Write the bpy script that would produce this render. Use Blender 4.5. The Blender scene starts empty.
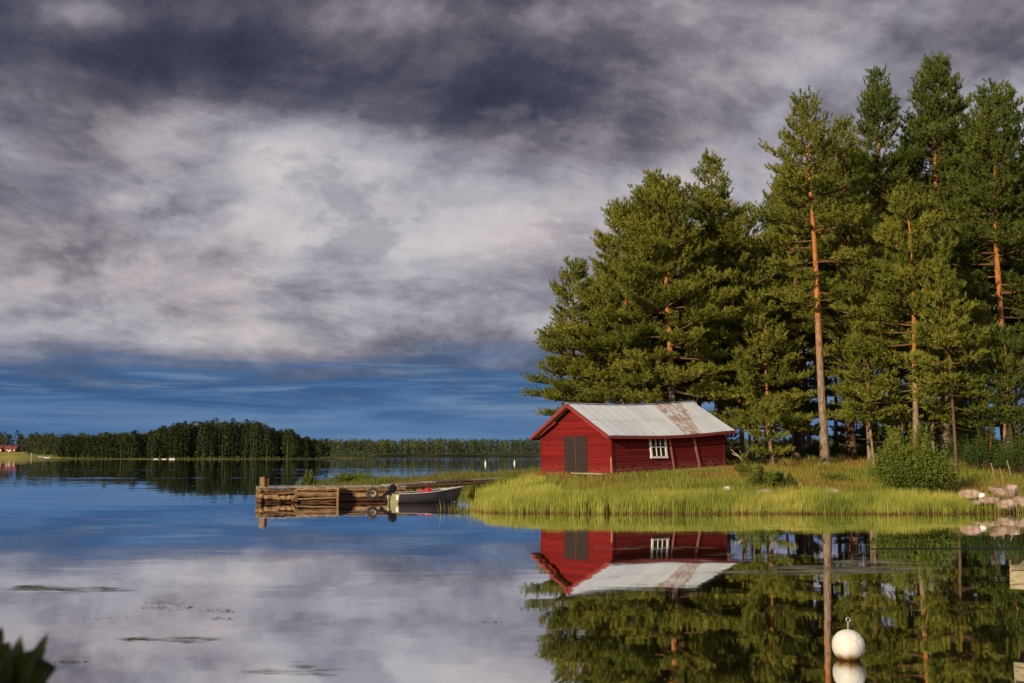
import bpy, bmesh, math, random
import numpy as np
from mathutils import Vector, Matrix, Quaternion
R = math.radians
rnd = random.Random(7)

# ------------------------------------------------------------------ camera, world, sun, exposure
scene = bpy.context.scene
FPX = 1100.0; CAMH = 2.35; PITCH = math.atan((455 - 341.5) / FPX)
cam_d = bpy.data.cameras.new('camera'); cam = bpy.data.objects.new('camera', cam_d)
scene.collection.objects.link(cam); scene.camera = cam
cam_d.sensor_width = 36; cam_d.lens = 36 * FPX / 1024; cam_d.clip_start = 0.1; cam_d.clip_end = 20000
cam.location = (0, 0, CAMH); cam.rotation_euler = (math.pi / 2 + PITCH, 0, 0)
cam_d.dof.use_dof = True; cam_d.dof.focus_distance = 60; cam_d.dof.aperture_fstop = 5.6
SUN_AZ = R(-139); SUN_EL = R(17)
SUN_STRENGTH = 5.0
scene.view_settings.view_transform = 'Standard'; scene.view_settings.look = 'None'
scene.view_settings.gamma = 1; scene.view_settings.exposure = 0.12; scene.view_settings.use_curve_mapping = False
scene.cycles.max_bounces = 6; scene.cycles.diffuse_bounces = 2; scene.cycles.glossy_bounces = 3
scene.cycles.transmission_bounces = 3; scene.cycles.caustics_reflective = False; scene.cycles.caustics_refractive = False
sun_d = bpy.data.lights.new('sun', 'SUN'); sun = bpy.data.objects.new('sun', sun_d); scene.collection.objects.link(sun)
sun_d.energy = SUN_STRENGTH; sun_d.angle = R(0.5); sun_d.color = (1.0, 0.86, 0.62)
SD = Vector((math.sin(SUN_AZ) * math.cos(SUN_EL), math.cos(SUN_AZ) * math.cos(SUN_EL), math.sin(SUN_EL)))
sun.rotation_euler = SD.to_track_quat('Z', 'Y').to_euler()

class NT:
    """small node-tree helper: values may be floats, tuples or sockets"""
    def __init__(s, tree): s.t = tree
    def n(s, typ, **kw):
        nd = s.t.nodes.new(typ)
        for k, v in kw.items(): setattr(nd, k, v)
        return nd
    def put(s, sock, v):
        if isinstance(v, bpy.types.NodeSocket): s.t.links.new(v, sock)
        elif v is not None: sock.default_value = v
    def m(s, op, a, b=None, c=None, clamp=False):
        nd = s.n('ShaderNodeMath', operation=op, use_clamp=clamp)
        for i, v in enumerate((a, b, c)):
            if v is not None: s.put(nd.inputs[i], v)
        return nd.outputs[0]
    def v(s, op, a, b=None, scale=None):
        nd = s.n('ShaderNodeVectorMath', operation=op); s.put(nd.inputs[0], a)
        if b is not None: s.put(nd.inputs[1], b)
        if scale is not None: s.put(nd.inputs['Scale'], scale)
        return nd.outputs[0]
    def xyz(s, x, y, z):
        nd = s.n('ShaderNodeCombineXYZ')
        for i, q in enumerate((x, y, z)): s.put(nd.inputs[i], q)
        return nd.outputs[0]
    def sep(s, v):
        nd = s.n('ShaderNodeSeparateXYZ'); s.put(nd.inputs[0], v); return nd.outputs
    def noise(s, vec, scale, detail=4, rough=.5, dist=0., col=False):
        nd = s.n('ShaderNodeTexNoise'); s.put(nd.inputs['Vector'], vec)
        nd.inputs['Scale'].default_value = scale; nd.inputs['Detail'].default_value = detail
        nd.inputs['Roughness'].default_value = rough; nd.inputs['Distortion'].default_value = dist
        return nd.outputs['Color' if col else 'Fac']
    def ramp(s, fac, stops, interp='LINEAR'):
        nd = s.n('ShaderNodeValToRGB'); s.put(nd.inputs[0], fac); cr = nd.color_ramp; cr.interpolation = interp
        while len(cr.elements) < len(stops): cr.elements.new(0.5)
        for e, (p, c) in zip(cr.elements, stops): e.position = p; e.color = (*c, 1) if len(c) == 3 else c
        return nd.outputs[0]
    def mix(s, f, a, b, mode='MIX'):
        nd = s.n('ShaderNodeMix', data_type='RGBA', blend_type=mode); s.put(nd.inputs[0], f)
        s.put(nd.inputs[6], (*a, 1) if isinstance(a, tuple) and len(a) == 3 else a)
        s.put(nd.inputs[7], (*b, 1) if isinstance(b, tuple) and len(b) == 3 else b)
        return nd.outputs[2]
    def step(s, x, lo, hi):
        nd = s.n('ShaderNodeMapRange', interpolation_type='SMOOTHSTEP'); s.put(nd.inputs[0], x)
        s.put(nd.inputs[1], lo); s.put(nd.inputs[2], hi); return nd.outputs[0]

def lin(r, g, b):
    f = lambda c: (c / 255 / 12.92) if c / 255 <= .04045 else ((c / 255 + .055) / 1.055) ** 2.4
    return (f(r), f(g), f(b))

def build_world():
    w = bpy.data.worlds.new('World'); scene.world = w; w.use_nodes = True
    t = w.node_tree; t.nodes.clear(); N = NT(t)
    sky = N.n('ShaderNodeTexSky', sky_type='NISHITA', sun_disc=False)
    sky.sun_elevation = SUN_EL; sky.sun_rotation = SUN_AZ % (2 * math.pi); sky.altitude = 200
    co = N.n('ShaderNodeTexCoord').outputs['Generated']
    d = N.v('NORMALIZE', co); x, y, z = N.sep(d)
    az = N.m('MULTIPLY', N.m('ARCTAN2', x, y), 57.2958)
    el = N.m('MULTIPLY', N.m('ARCSINE', z), 57.2958)
    den = N.m('ADD', N.m('ABSOLUTE', z), 0.42)
    p = N.xyz(N.m('DIVIDE', x, den), N.m('MULTIPLY', N.m('DIVIDE', y, den), 1.0), 3.7)
    warp = N.noise(p, 1.3, 1, .5, 0, True)
    pw = N.v('ADD', p, N.v('SCALE', N.v('SUBTRACT', warp, (.5, .5, .5)), None, .35))
    n1 = N.noise(pw, 2.1, 5, .52)
    n2 = N.noise(pw, 5.2, 7, .58)
    n2b = N.noise(N.v('ADD', pw, (-.018, -.050, 0.)), 5.2, 7, .58)
    n1b = N.noise(N.v('ADD', pw, (-.06, -.12, 0.)), 2.1, 5, .52)
    n3 = N.noise(pw, 17, 5, .6)
    n3b = N.noise(N.v('ADD', pw, (-.006, -.016, 0.)), 17, 5, .6)
    relief = N.m('ADD', N.m('ADD', N.m('MULTIPLY', N.m('SUBTRACT', n2, n2b), .50), N.m('MULTIPLY', N.m('SUBTRACT', n1, n1b), .60)), N.m('MULTIPLY', N.m('SUBTRACT', n3, n3b), .16))
    azw = N.m('ADD', az, N.m('MULTIPLY', N.m('SUBTRACT', n2, .5), 7.0))
    elw = N.m('ADD', el, N.m('MULTIPLY', N.m('SUBTRACT', n1, .5), 5.0))
    B = N.m('ADD', N.m('ADD', .505, relief), N.m('MULTIPLY', N.m('SUBTRACT', n1, .5), .36))
    B = N.m('ADD', B, N.m('MULTIPLY', N.m('SUBTRACT', n2, .5), .26))
    B = N.m('ADD', B, N.m('MULTIPLY', N.m('SUBTRACT', n3, .5), .07))
    blobs = [(440, 92, 170, 34, -.21), (210, 92, 120, 24, -.15), (300, 8, 420, 16, -.08), (650, 120, 150, 34, -.08), (20, 15, 70, 50, -.10),
             (350, 165, 90, 20, .17), (80, 62, 46, 16, .20), (130, 205, 190, 34, .10), (460, 205, 150, 34, .13), (300, 150, 60, 12, .10),
             (300, 325, 330, 24, .15), (60, 262, 110, 18, -.06), (200, 262, 60, 26, .06), (390, 250, 60, 26, .07), (720, 200, 80, 60, .12), (700, 165, 60, 20, .06),
             (950, 120, 160, 100, -.01), (560, 10, 400, 22, .05), (380, 222, 120, 14, .10), (560, 250, 90, 60, .08)]
    for px, py, sx, sy, a in blobs:
        u = N.m('DIVIDE', N.m('SUBTRACT', azw, (px - 512) / 19.6), sx / 19.6)
        v = N.m('DIVIDE', N.m('SUBTRACT', elw, (455 - py) / 19.6), sy / 19.6)
        r2 = N.m('ADD', N.m('MULTIPLY', u, u), N.m('MULTIPLY', v, v))
        g = N.m('EXPONENT', N.m('MULTIPLY', r2, -.6))
        B = N.m('ADD', B, N.m('MULTIPLY', g, a))
    B = N.m('SUBTRACT', B, N.m('MULTIPLY', N.step(elw, 15.5, 21.), N.m('MULTIPLY', N.step(azw, 14., -2.), .10)))
    cloud = N.ramp(B, [(.10, lin(40, 42, 58)), (.25, lin(60, 61, 78)), (.38, lin(90, 87, 98)), (.50, lin(126, 122, 133)),
                       (.62, lin(158, 155, 164)), (.78, lin(188, 183, 187)), (1., lin(206, 200, 200))])
    # sunward clouds and those overhead brightened, out of view, as fill for the grove
    behind = N.step(N.m('MULTIPLY', y, -1.), -.35, .75)
    up = N.step(el, 30, 60)
    gain = N.m('ADD', 1., N.m('ADD', N.m('MULTIPLY', behind, 1.5), N.m('MULTIPLY', up, .6)))
    cloud = N.mix(1.0, cloud, N.xyz(gain, gain, gain), 'MULTIPLY')
    # crisper small puffs catching the light under the deck
    puff = N.noise(N.v('ADD', pw, (3.3, 1.7, 0.)), 7.5, 8, .60)
    pm = N.m('MULTIPLY', N.step(puff, .52, .62), N.m('MULTIPLY', N.step(el, 4.5, 8.), N.step(el, 20., 14.)))
    cloud = N.mix(N.m('MULTIPLY', pm, .28), cloud, lin(188, 180, 184))
    dm = N.m('MULTIPLY', N.step(N.noise(N.v('ADD', pw, (8.3, 5.7, 0.)), 6.0, 8, .60), .54, .64), N.m('MULTIPLY', N.step(el, 4.5, 6.), N.step(el, 24., 12.)))
    cloud = N.mix(N.m('MULTIPLY', dm, .38), cloud, lin(112, 110, 126))
    warm = N.noise(pw, 2.9, 3, .5)
    cloud = N.mix(N.m('MULTIPLY', N.step(warm, .44, .62), .55), cloud, N.mix(1.0, cloud, (1.14, 1.0, .94), 'MULTIPLY'))
    # distant deep blue layer under the cloud base
    st = N.xyz(N.m('MULTIPLY', az, .05), N.m('MULTIPLY', el, .62), 0.)
    s1 = N.noise(st, 1.6, 5, .55, .6)
    blue = N.ramp(N.m('ADD', N.m('MULTIPLY', el, .11), N.m('MULTIPLY', N.m('SUBTRACT', s1, .5), 1.3)),
                  [(.0, lin(84, 120, 162)), (.22, lin(64, 104, 150)), (.42, lin(34, 80, 130)), (.65, lin(42, 76, 120)), (.95, lin(112, 124, 148))])
    veil = N.m('MULTIPLY', N.step(N.noise(N.v('ADD', st, (4.4, .3, 0.)), 1.9, 6, .62, .3), .47, .66), N.step(el, .8, 3.2))
    blue = N.mix(N.m('MULTIPLY', veil, .55), blue, lin(120, 138, 166))
    edge = N.m('ADD', el, N.m('ADD', N.m('MULTIPLY', N.m('SUBTRACT', n1, .5), 2.6), N.m('MULTIPLY', N.m('SUBTRACT', s1, .5), 3.2)))
    mask = N.step(edge, 3.3, 6.0)
    cl = N.mix(mask, blue, cloud)
    cl10 = N.mix(1.0, cl, (10, 10, 10), 'MULTIPLY')
    # Nishita shows through the thinner parts of the cloud deck
    thin = N.m('MULTIPLY', N.step(n1, .60, .75), N.step(el, 25, 45))
    colr = N.mix(N.m('ADD', .05, N.m('MULTIPLY', thin, .7)), cl10, sky.outputs[0])
    bg = N.n('ShaderNodeBackground'); N.put(bg.inputs[0], colr); bg.inputs[1].default_value = 0.1
    out = N.n('ShaderNodeOutputWorld'); t.links.new(bg.outputs[0], out.inputs[0])
    w.cycles.sampling_method = 'MANUAL'; w.cycles.sample_map_resolution = 512
build_world()

# ------------------------------------------------------------------ helpers
def ray(px, py):
    u = (px - 512) / FPX; v = (341.5 - py) / FPX
    return Vector((u, math.cos(PITCH) - v * math.sin(PITCH), math.sin(PITCH) + v * math.cos(PITCH)))
def at(px, py, Y):
    r = ray(px, py); k = Y / r.y; return Vector((r.x * k, Y, CAMH + r.z * k))
def onz(px, py, z=0.):
    r = ray(px, py); k = (z - CAMH) / r.z; return Vector((r.x * k, r.y * k, z))
COL = scene.collection

class MB:
    """collects triangles and quads, builds one mesh"""
    def __init__(s): s.v = []; s.f3 = []; s.f4 = []; s.c = 0; s.t = []; s.smooth3 = []
    def add(s, v, f3=None, f4=None, tint=0.5):
        v = np.asarray(v, float).reshape(-1, 3)
        if f3 is not None and len(f3): s.f3.append(np.asarray(f3, int).reshape(-1, 3) + s.c)
        if f4 is not None and len(f4): s.f4.append(np.asarray(f4, int).reshape(-1, 4) + s.c)
        s.v.append(v); s.c += len(v)
        s.t.append(np.broadcast_to(np.asarray(tint, float), (len(v),)))
        return s
    def box(s, a, b, M=None, jit=0., tint=.5):
        (x0, y0, z0), (x1, y1, z1) = a, b
        v = np.array([(x, y, z) for z in (z0, z1) for y in (y0, y1) for x in (x0, x1)], float)
        if jit: v += np.random.RandomState(s.c + 5).uniform(-jit, jit, v.shape)
        if M is not None: v = np.array([tuple(M @ Vector(q)) for q in v])
        return s.add(v, None, [(0, 2, 3, 1), (4, 5, 7, 6), (0, 1, 5, 4), (2, 6, 7, 3), (0, 4, 6, 2), (1, 3, 7, 5)], tint)
    def beam(s, p, q, w, h, up=(0, 0, 1), tint=.5, jit=0.):
        p = Vector(p); q = Vector(q); d = (q - p); L = d.length; d.normalize(); u = Vector(up)
        sd = d.cross(u).normalized(); u = sd.cross(d)
        M = Matrix((( d.x, sd.x, u.x, p.x), (d.y, sd.y, u.y, p.y), (d.z, sd.z, u.z, p.z), (0, 0, 0, 1)))
        return s.box((0, -w / 2, -h / 2), (L, w / 2, h / 2), M, jit, tint)
    def tube(s, pts, rad, n=8, cap=True, tint=.5, rough=0., seed=0):
        pts = np.asarray(pts, float); m = len(pts); rad = np.broadcast_to(np.asarray(rad, float), (m,))
        T = np.gradient(pts, axis=0); T /= np.linalg.norm(T, axis=1)[:, None] + 1e-9
        ref = np.array([0, 0, 1.]) if abs(T[0, 2]) < .8 else np.array([1., 0, 0])
        A = np.cross(T, ref); A /= np.linalg.norm(A, axis=1)[:, None] + 1e-9; Bv = np.cross(T, A)
        ang = np.arange(n) * 2 * np.pi / n
        rr = rad[:, None] * np.ones((1, n))
        if rough: rr = rr * (1 + np.random.RandomState(seed).uniform(-rough, rough, rr.shape))
        V = pts[:, None] + (A[:, None] * np.cos(ang)[None, :, None] + Bv[:, None] * np.sin(ang)[None, :, None]) * rr[..., None]
        V = V.reshape(-1, 3); i = np.arange(m - 1)[:, None] * n; j = np.arange(n)[None]; k = (j + 1) % n
        F = np.stack([i + j, i + k, i + n + k, i + n + j], -1).reshape(-1, 4)
        s.add(V, None, F[:, ::-1], tint)
        if cap:
            s.add(np.vstack([V[:n], pts[0]]), [(a, (a + 1) % n, n) for a in range(n)], None, tint)
            s.add(np.vstack([V[-n:], pts[-1]]), [((a + 1) % n, a, n) for a in range(n)], None, tint)
        return s
    def build(s, name, mat, parent=None, smooth=False, M=None):
        v = np.vstack(s.v); me = bpy.data.meshes.new(name)
        f3 = np.vstack(s.f3) if s.f3 else np.zeros((0, 3), int); f4 = np.vstack(s.f4) if s.f4 else np.zeros((0, 4), int)
        me.vertices.add(len(v)); me.vertices.foreach_set('co', v.ravel())
        me.loops.add(f3.size + f4.size); me.loops.foreach_set('vertex_index', np.concatenate([f3.ravel(), f4.ravel()]).astype(np.int32))
        st = np.concatenate([np.arange(len(f3)) * 3, f3.size + np.arange(len(f4)) * 4]).astype(np.int32)
        me.polygons.add(len(st)); me.polygons.foreach_set('loop_start', st)
        try: me.polygons.foreach_set('loop_total', np.concatenate([np.full(len(f3), 3), np.full(len(f4), 4)]).astype(np.int32))
        except Exception: pass
        me.polygons.foreach_set('use_smooth', np.full(len(st), bool(smooth)))
        a = me.attributes.new('tint', 'FLOAT', 'POINT'); a.data.foreach_set('value', np.concatenate(s.t).astype(np.float32))
        me.update(); me.validate()
        if mat: me.materials.append(mat)
        o = bpy.data.objects.new(name, me); COL.objects.link(o); o.parent = parent
        return o

def tag(o, label=None, cat=None, group=None, kind=None):
    if label: o['label'] = label
    if cat: o['category'] = cat
    if group: o['group'] = group
    if kind: o['kind'] = kind
    return o
def empty(name, loc, rz=0., label=None, cat=None, group=None):
    o = bpy.data.objects.new(name, None); COL.objects.link(o); o.location = loc; o.rotation_euler = (0, 0, rz)
    o.empty_display_size = .2
    return tag(o, label, cat, group)

# ------------------------------------------------------------------ materials
def mat_new(name):
    m = bpy.data.materials.new(name); m.use_nodes = True; t = m.node_tree; t.nodes.clear()
    N = NT(t); out = N.n('ShaderNodeOutputMaterial'); return m, N, out
def principled(name, colf, rough=.8, spec=.3, metal=0., bump=None):
    m, N, out = mat_new(name); b = N.n('ShaderNodeBsdfPrincipled')
    c = colf(N) if callable(colf) else (*colf, 1)
    N.put(b.inputs['Base Color'], c); N.put(b.inputs['Roughness'], rough(N) if callable(rough) else rough)
    b.inputs['Specular IOR Level'].default_value = spec; b.inputs['Metallic'].default_value = metal
    if bump:
        bn = N.n('ShaderNodeBump'); h, st, di = bump(N); N.put(bn.inputs['Height'], h); bn.inputs['Strength'].default_value = st
        bn.inputs['Distance'].default_value = di; N.t.links.new(bn.outputs[0], b.inputs['Normal'])
    N.t.links.new(b.outputs[0], out.inputs[0]); return m
def obj_co(N): return N.n('ShaderNodeTexCoord').outputs['Object']
def gen_co(N): return N.n('ShaderNodeTexCoord').outputs['Generated']
def world_co(N): return N.n('ShaderNodeNewGeometry').outputs['Position']
def tintv(N): return N.n('ShaderNodeAttribute', attribute_name='tint').outputs['Fac']

def leaf_mat(name, stops, trans=.3, noise_scale=.5, rough=.6, tw=.55, world=False):
    m, N, out = mat_new(name)
    f = N.m('ADD', N.m('MULTIPLY', tintv(N), tw), N.m('MULTIPLY', N.noise(world_co(N) if world else obj_co(N), noise_scale, 3, .6), 1 - tw))
    c = N.ramp(f, stops)
    b = N.n('ShaderNodeBsdfPrincipled'); N.put(b.inputs['Base Color'], c); b.inputs['Roughness'].default_value = rough
    b.inputs['Specular IOR Level'].default_value = .25
    tr = N.n('ShaderNodeBsdfTranslucent'); N.put(tr.inputs[0], N.mix(1., c, (1.1, 1.15, .7), 'MULTIPLY'))
    mx = N.n('ShaderNodeMixShader'); mx.inputs[0].default_value = trans
    N.t.links.new(b.outputs[0], mx.inputs[1]); N.t.links.new(tr.outputs[0], mx.inputs[2]); N.t.links.new(mx.outputs[0], out.inputs[0])
    return m

M = {}
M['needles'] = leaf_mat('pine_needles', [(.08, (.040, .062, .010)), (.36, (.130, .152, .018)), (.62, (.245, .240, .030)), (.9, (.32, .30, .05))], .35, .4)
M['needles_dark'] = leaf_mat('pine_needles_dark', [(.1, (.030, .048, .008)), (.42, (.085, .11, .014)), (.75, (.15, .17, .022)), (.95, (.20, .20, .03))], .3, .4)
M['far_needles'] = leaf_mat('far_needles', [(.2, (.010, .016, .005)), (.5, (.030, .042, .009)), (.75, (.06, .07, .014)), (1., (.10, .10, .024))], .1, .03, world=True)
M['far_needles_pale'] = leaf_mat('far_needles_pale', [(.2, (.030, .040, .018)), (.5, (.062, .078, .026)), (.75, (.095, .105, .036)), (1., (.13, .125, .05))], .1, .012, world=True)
M['leaves'] = leaf_mat('bush_leaves', [(.1, (.045, .072, .010)), (.45, (.115, .155, .020)), (.8, (.24, .265, .035)), (1., (.25, .28, .05))], .35, 1.2)
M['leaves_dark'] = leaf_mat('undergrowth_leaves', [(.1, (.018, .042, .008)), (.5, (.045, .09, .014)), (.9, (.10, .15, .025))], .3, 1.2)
M['near_leaves'] = leaf_mat('near_leaves', [(.2, (.020, .030, .004)), (.6, (.045, .055, .008)), (1., (.06, .06, .015))], .06, 9.0)

def reed_mat():
    m, N, out = mat_new('reed_blades')
    p = world_co(N); z = N.sep(p)[2]
    f = N.m('ADD', N.m('MULTIPLY', tintv(N), .5), N.m('MULTIPLY', N.noise(p, .8, 4, .6), .5))
    c = N.ramp(f, [(.2, (.08, .12, .014)), (.38, (.19, .24, .025)), (.56, (.38, .38, .05)), (.8, (.58, .48, .12))])
    zz = N.m('ADD', z, N.m('MULTIPLY', N.m('SUBTRACT', N.noise(N.v('MULTIPLY', p, (1, 1, .1)), 5., 3, .6), .5), .5))
    c = N.mix(N.step(zz, -.04, .14), (.20, .085, .028), c)
    b = N.n('ShaderNodeBsdfPrincipled'); N.put(b.inputs['Base Color'], c); b.inputs['Roughness'].default_value = .6; b.inputs['Specular IOR Level'].default_value = .25
    tr = N.n('ShaderNodeBsdfTranslucent'); N.put(tr.inputs[0], c); mx = N.n('ShaderNodeMixShader'); mx.inputs[0].default_value = .35
    N.t.links.new(b.outputs[0], mx.inputs[1]); N.t.links.new(tr.outputs[0], mx.inputs[2]); N.t.links.new(mx.outputs[0], out.inputs[0]); return m
M['reeds'] = reed_mat()
M['meadow'] = leaf_mat('meadow_blades', [(.28, (.07, .11, .015)), (.40, (.16, .20, .022)), (.50, (.32, .32, .04)), (.57, (.27, .20, .04)), (.64, (.29, .13, .035)), (.8, (.16, .07, .025))], .35, .38, tw=.3, world=True)
M['spit'] = leaf_mat('spit_blades', [(.25, (.06, .09, .012)), (.48, (.13, .155, .02)), (.62, (.19, .14, .03)), (.85, (.17, .08, .025))], .3, .25, tw=.4, world=True)
M['ground'] = principled('ground_soil', lambda N: N.ramp(N.noise(world_co(N), .55, 6, .65), [(.3, (.05, .06, .015)), (.45, (.10, .11, .02)), (.55, (.17, .10, .03)), (.7, (.20, .09, .035))]), .95, .1,
                         bump=lambda N: (N.noise(world_co(N), 3, 6, .7), .6, .15))
M['far_ground'] = principled('far_ground', lambda N: N.ramp(N.noise(world_co(N), .02, 4, .6), [(.3, (.035, .045, .012)), (.55, (.08, .08, .02)), (.7, (.13, .10, .03))]), .95, .1)
def bark(name, lo, hi, z0, z1):
    def c(N):
        tw = tintv(N)
        g = N.sep(gen_co(N))[2]; o = obj_co(N)
        k = N.step(N.m('ADD', g, N.m('MULTIPLY', N.m('SUBTRACT', N.noise(o, 1.2, 3), .5), .16)), z0, z1)
        col = N.mix(k, lo, hi)
        st = N.noise(N.v('MULTIPLY', o, (7, 7, 1.6)), 1.6, 5, .7)
        col = N.mix(N.step(st, .35, .62), N.mix(1., col, (.42, .38, .36), 'MULTIPLY'), col)
        return N.mix(N.step(tw, .1, .4), N.mix(.25, (.085, .062, .04), col), col)
    return principled(name, c, .9, .15, bump=lambda N: (N.noise(N.v('MULTIPLY', obj_co(N), (7, 7, 1.6)), 1.6, 5, .7), .9, .06))
M['bark'] = bark('pine_bark', (.30, .22, .15), (.50, .19, .055), .22, .48)
M['bark_dark'] = bark('pine_bark_dark', (.15, .09, .055), (.34, .12, .04), .3, .6)

def planks_mat(name, a, b, sc=(1, 1, 1), rough=.85, dark=.38):
    def c(N):
        o = obj_co(N); g = N.noise(N.v('MULTIPLY', o, sc), 3.2, 6, .65, .4); t = tintv(N)
        col = N.mix(t, a, b)
        col = N.mix(N.step(g, .28, .6), N.mix(1., col, (dark, dark, dark), 'MULTIPLY'), col)
        return col
    return principled(name, c, rough, .2, bump=lambda N: (N.noise(N.v('MULTIPLY', obj_co(N), sc), 5, 5, .7), .5, .01))
M['log'] = planks_mat('weathered_log', (.10, .045, .02), (.40, .24, .11), (1.2, 6, 6), dark=.25)
M['deck'] = planks_mat('deck_boards', (.26, .20, .15), (.42, .34, .27), (1.2, 7, 7))
M['grey_wood'] = planks_mat('grey_wood', (.24, .19, .11), (.40, .33, .20), (2, 9, 9))
M['pale_wood'] = planks_mat('pale_wood', (.38, .33, .27), (.50, .44, .36), (6, 6, 1))

M['pale_bark'] = planks_mat('pale_bark', (.24, .15, .09), (.36, .25, .15), (6, 6, 1.5))
def red_wall(name, base, worn):
    def c(N):
        o = obj_co(N); t = tintv(N); z = N.sep(o)[2]
        g = N.noise(N.v('MULTIPLY', o, (1.2, 1.2, 9)), 2.4, 6, .65)
        col = N.mix(t, tuple(.45 * q for q in base), base)
        col = N.mix(N.step(g, .3, .55), N.mix(1., col, (.55, .5, .5), 'MULTIPLY'), col)
        low = N.m('MULTIPLY', N.step(z, .75, .1), N.step(N.noise(N.v('MULTIPLY', o, (1, 1, 5)), 2.2, 5, .7), .42, .62))
        return N.mix(N.m('MULTIPLY', low, .75), col, worn)
    return principled(name, c, .85, .2, bump=lambda N: (N.noise(N.v('MULTIPLY', obj_co(N), (1.2, 1.2, 9)), 6, 4, .7), .3, .01))
M['red_gable'] = red_wall('falun_red_gable', (.205, .010, .008), (.22, .05, .04))
M['red_side'] = red_wall('falun_red_side', (.165, .012, .009), (.30, .12, .09))
M['red_trim'] = principled('red_trim', lambda N: N.mix(N.noise(obj_co(N), 4, 4), (.17, .018, .014), (.27, .035, .025)), .75, .3)
M['red_post'] = principled('red_post', lambda N: N.mix(N.noise(obj_co(N), 3, 4), (.22, .06, .04), (.44, .20, .13)), .85, .2)
M['door'] = principled('door_brown', lambda N: N.mix(N.noise(N.v('MULTIPLY', obj_co(N), (7, 7, 1)), 3, 4), (.022, .013, .011), (.045, .028, .023)), .8, .2)
M['door_pale'] = principled('door_seam', (.11, .075, .06), .8, .2)
M['white'] = principled('white_paint', lambda N: N.mix(N.noise(obj_co(N), 6, 5), (.60, .56, .48), (.84, .81, .74)), .6, .3)
M['glass'] = principled('window_glass', (.03, .014, .010), .35, .2)

def roof_mat():
    def c(N):
        o = obj_co(N); x, y, z = N.sep(o); t = tintv(N)
        col = N.mix(t, (.46, .475, .49), (.56, .575, .59))
        g = N.noise(N.v('MULTIPLY', o, (6, 1.2, 1)), 1.4, 5, .65)
        col = N.mix(N.m('MULTIPLY', N.step(g, .58, .75), .35), col, (.28, .22, .17))
        # rust patch: staggered flaking blocks, slanting down the roof
        v = N.m('SUBTRACT', 3.0, y)                     # distance from ridge
        cx = N.m('ADD', 7.3, N.m('MULTIPLY', v, -.40))
        dx = N.m('ABSOLUTE', N.m('SUBTRACT', x, cx))
        hw = N.m('SUBTRACT', 1.12, N.m('MULTIPLY', v, .12))
        inp = N.step(N.m('ADD', N.m('SUBTRACT', hw, dx), N.m('MULTIPLY', N.m('SUBTRACT', N.noise(o, 2.6, 4, .7), .5), 1.1)), -.02, .12)
        bl = N.noise(N.v('MULTIPLY', o, (4.2, 1.5, 1)), 1.3, 6, .7, .2)
        rust = N.m('MULTIPLY', inp, N.step(bl, .43, .52))
        rc = N.mix(N.noise(o, 7, 4, .7), (.14, .055, .022), (.38, .21, .09))
        return N.mix(N.m('MULTIPLY', rust, .8), col, rc)
    return principled('roof_tin', c, .62, .35, bump=lambda N: (N.noise(obj_co(N), 5, 4), .25, .02))
M['roof'] = roof_mat()
M['rock'] = principled('rock', lambda N: N.mix(N.step(N.noise(obj_co(N), 2.3, 6, .65), .4, .62), (.24, .155, .11), (.46, .33, .26)), .9, .2, bump=lambda N: (N.noise(obj_co(N), 4, 8, .65), .7, .08))
M['white_rock'] = principled('white_rock', lambda N: N.mix(N.noise(obj_co(N), 4, 5), (.60, .58, .54), (.82, .80, .76)), .8, .2)
M['black'] = principled('black_plastic', (.012, .012, .014), .45, .4)
M['rubber'] = principled('tyre_rubber', lambda N: N.mix(N.noise(obj_co(N), 6, 5), (.02, .02, .02), (.09, .075, .06)), .8, .2)
M['hull'] = principled('hull_grey', lambda N: N.mix(N.noise(N.v('MULTIPLY', obj_co(N), (1, 1, 6)), 2, 5), (.045, .038, .040), (.12, .10, .095)), .45, .4)
M['transom'] = principled('transom_khaki', lambda N: N.mix(N.noise(obj_co(N), 5, 5), (.20, .17, .08), (.33, .29, .17)), .6, .3)
M['navy'] = principled('boat_navy', (.02, .035, .14), .4, .4)
M['metal_pale'] = principled('gunwale_pale', (.62, .60, .56), .4, .5)
M['red_plastic'] = principled('red_plastic', (.62, .012, .03), .4, .4)
M['green_plastic'] = principled('green_cloth', (.03, .12, .05), .8, .2)
M['rope'] = principled('dark_rope', (.012, .011, .012), .8, .2)
M['steel'] = principled('steel', (.45, .42, .38), .35, .5, .8)

def buoy_mat():
    def c(N):
        o = obj_co(N); z = N.sep(o)[2]
        crack = N.n('ShaderNodeTexVoronoi', feature='DISTANCE_TO_EDGE'); N.put(crack.inputs['Vector'], N.v('ADD', o, N.v('SCALE', N.noise(o, 5, 3, .5, 0, True), None, .12))); crack.inputs['Scale'].default_value = 5
        col = N.mix(N.noise(o, 9, 5, .65), (.50, .46, .38), (.78, .74, .67))
        side = N.step(N.sep(o)[0], -.02, .06)
        ck = N.m('MULTIPLY', N.m('MULTIPLY', N.step(crack.outputs['Distance'], .022, .006), side), N.step(N.noise(o, 4, 2), .42, .55))
        col = N.mix(N.m('MULTIPLY', ck, .8), col, (.25, .17, .10))
        zz = N.m('ADD', z, N.m('MULTIPLY', N.m('SUBTRACT', N.noise(N.v('MULTIPLY', o, (1, 1, .3)), 14, 4, .6), .5), .10))
        col = N.mix(N.step(zz, -.055, -.12), col, (.36, .22, .07))
        return N.mix(N.step(zz, -.105, -.15), col, (.12, .045, .012))
    return principled('buoy_paint', c, .5, .4, bump=lambda N: (N.noise(obj_co(N), 18, 5), .2, .01))
M['buoy'] = buoy_mat()

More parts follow.
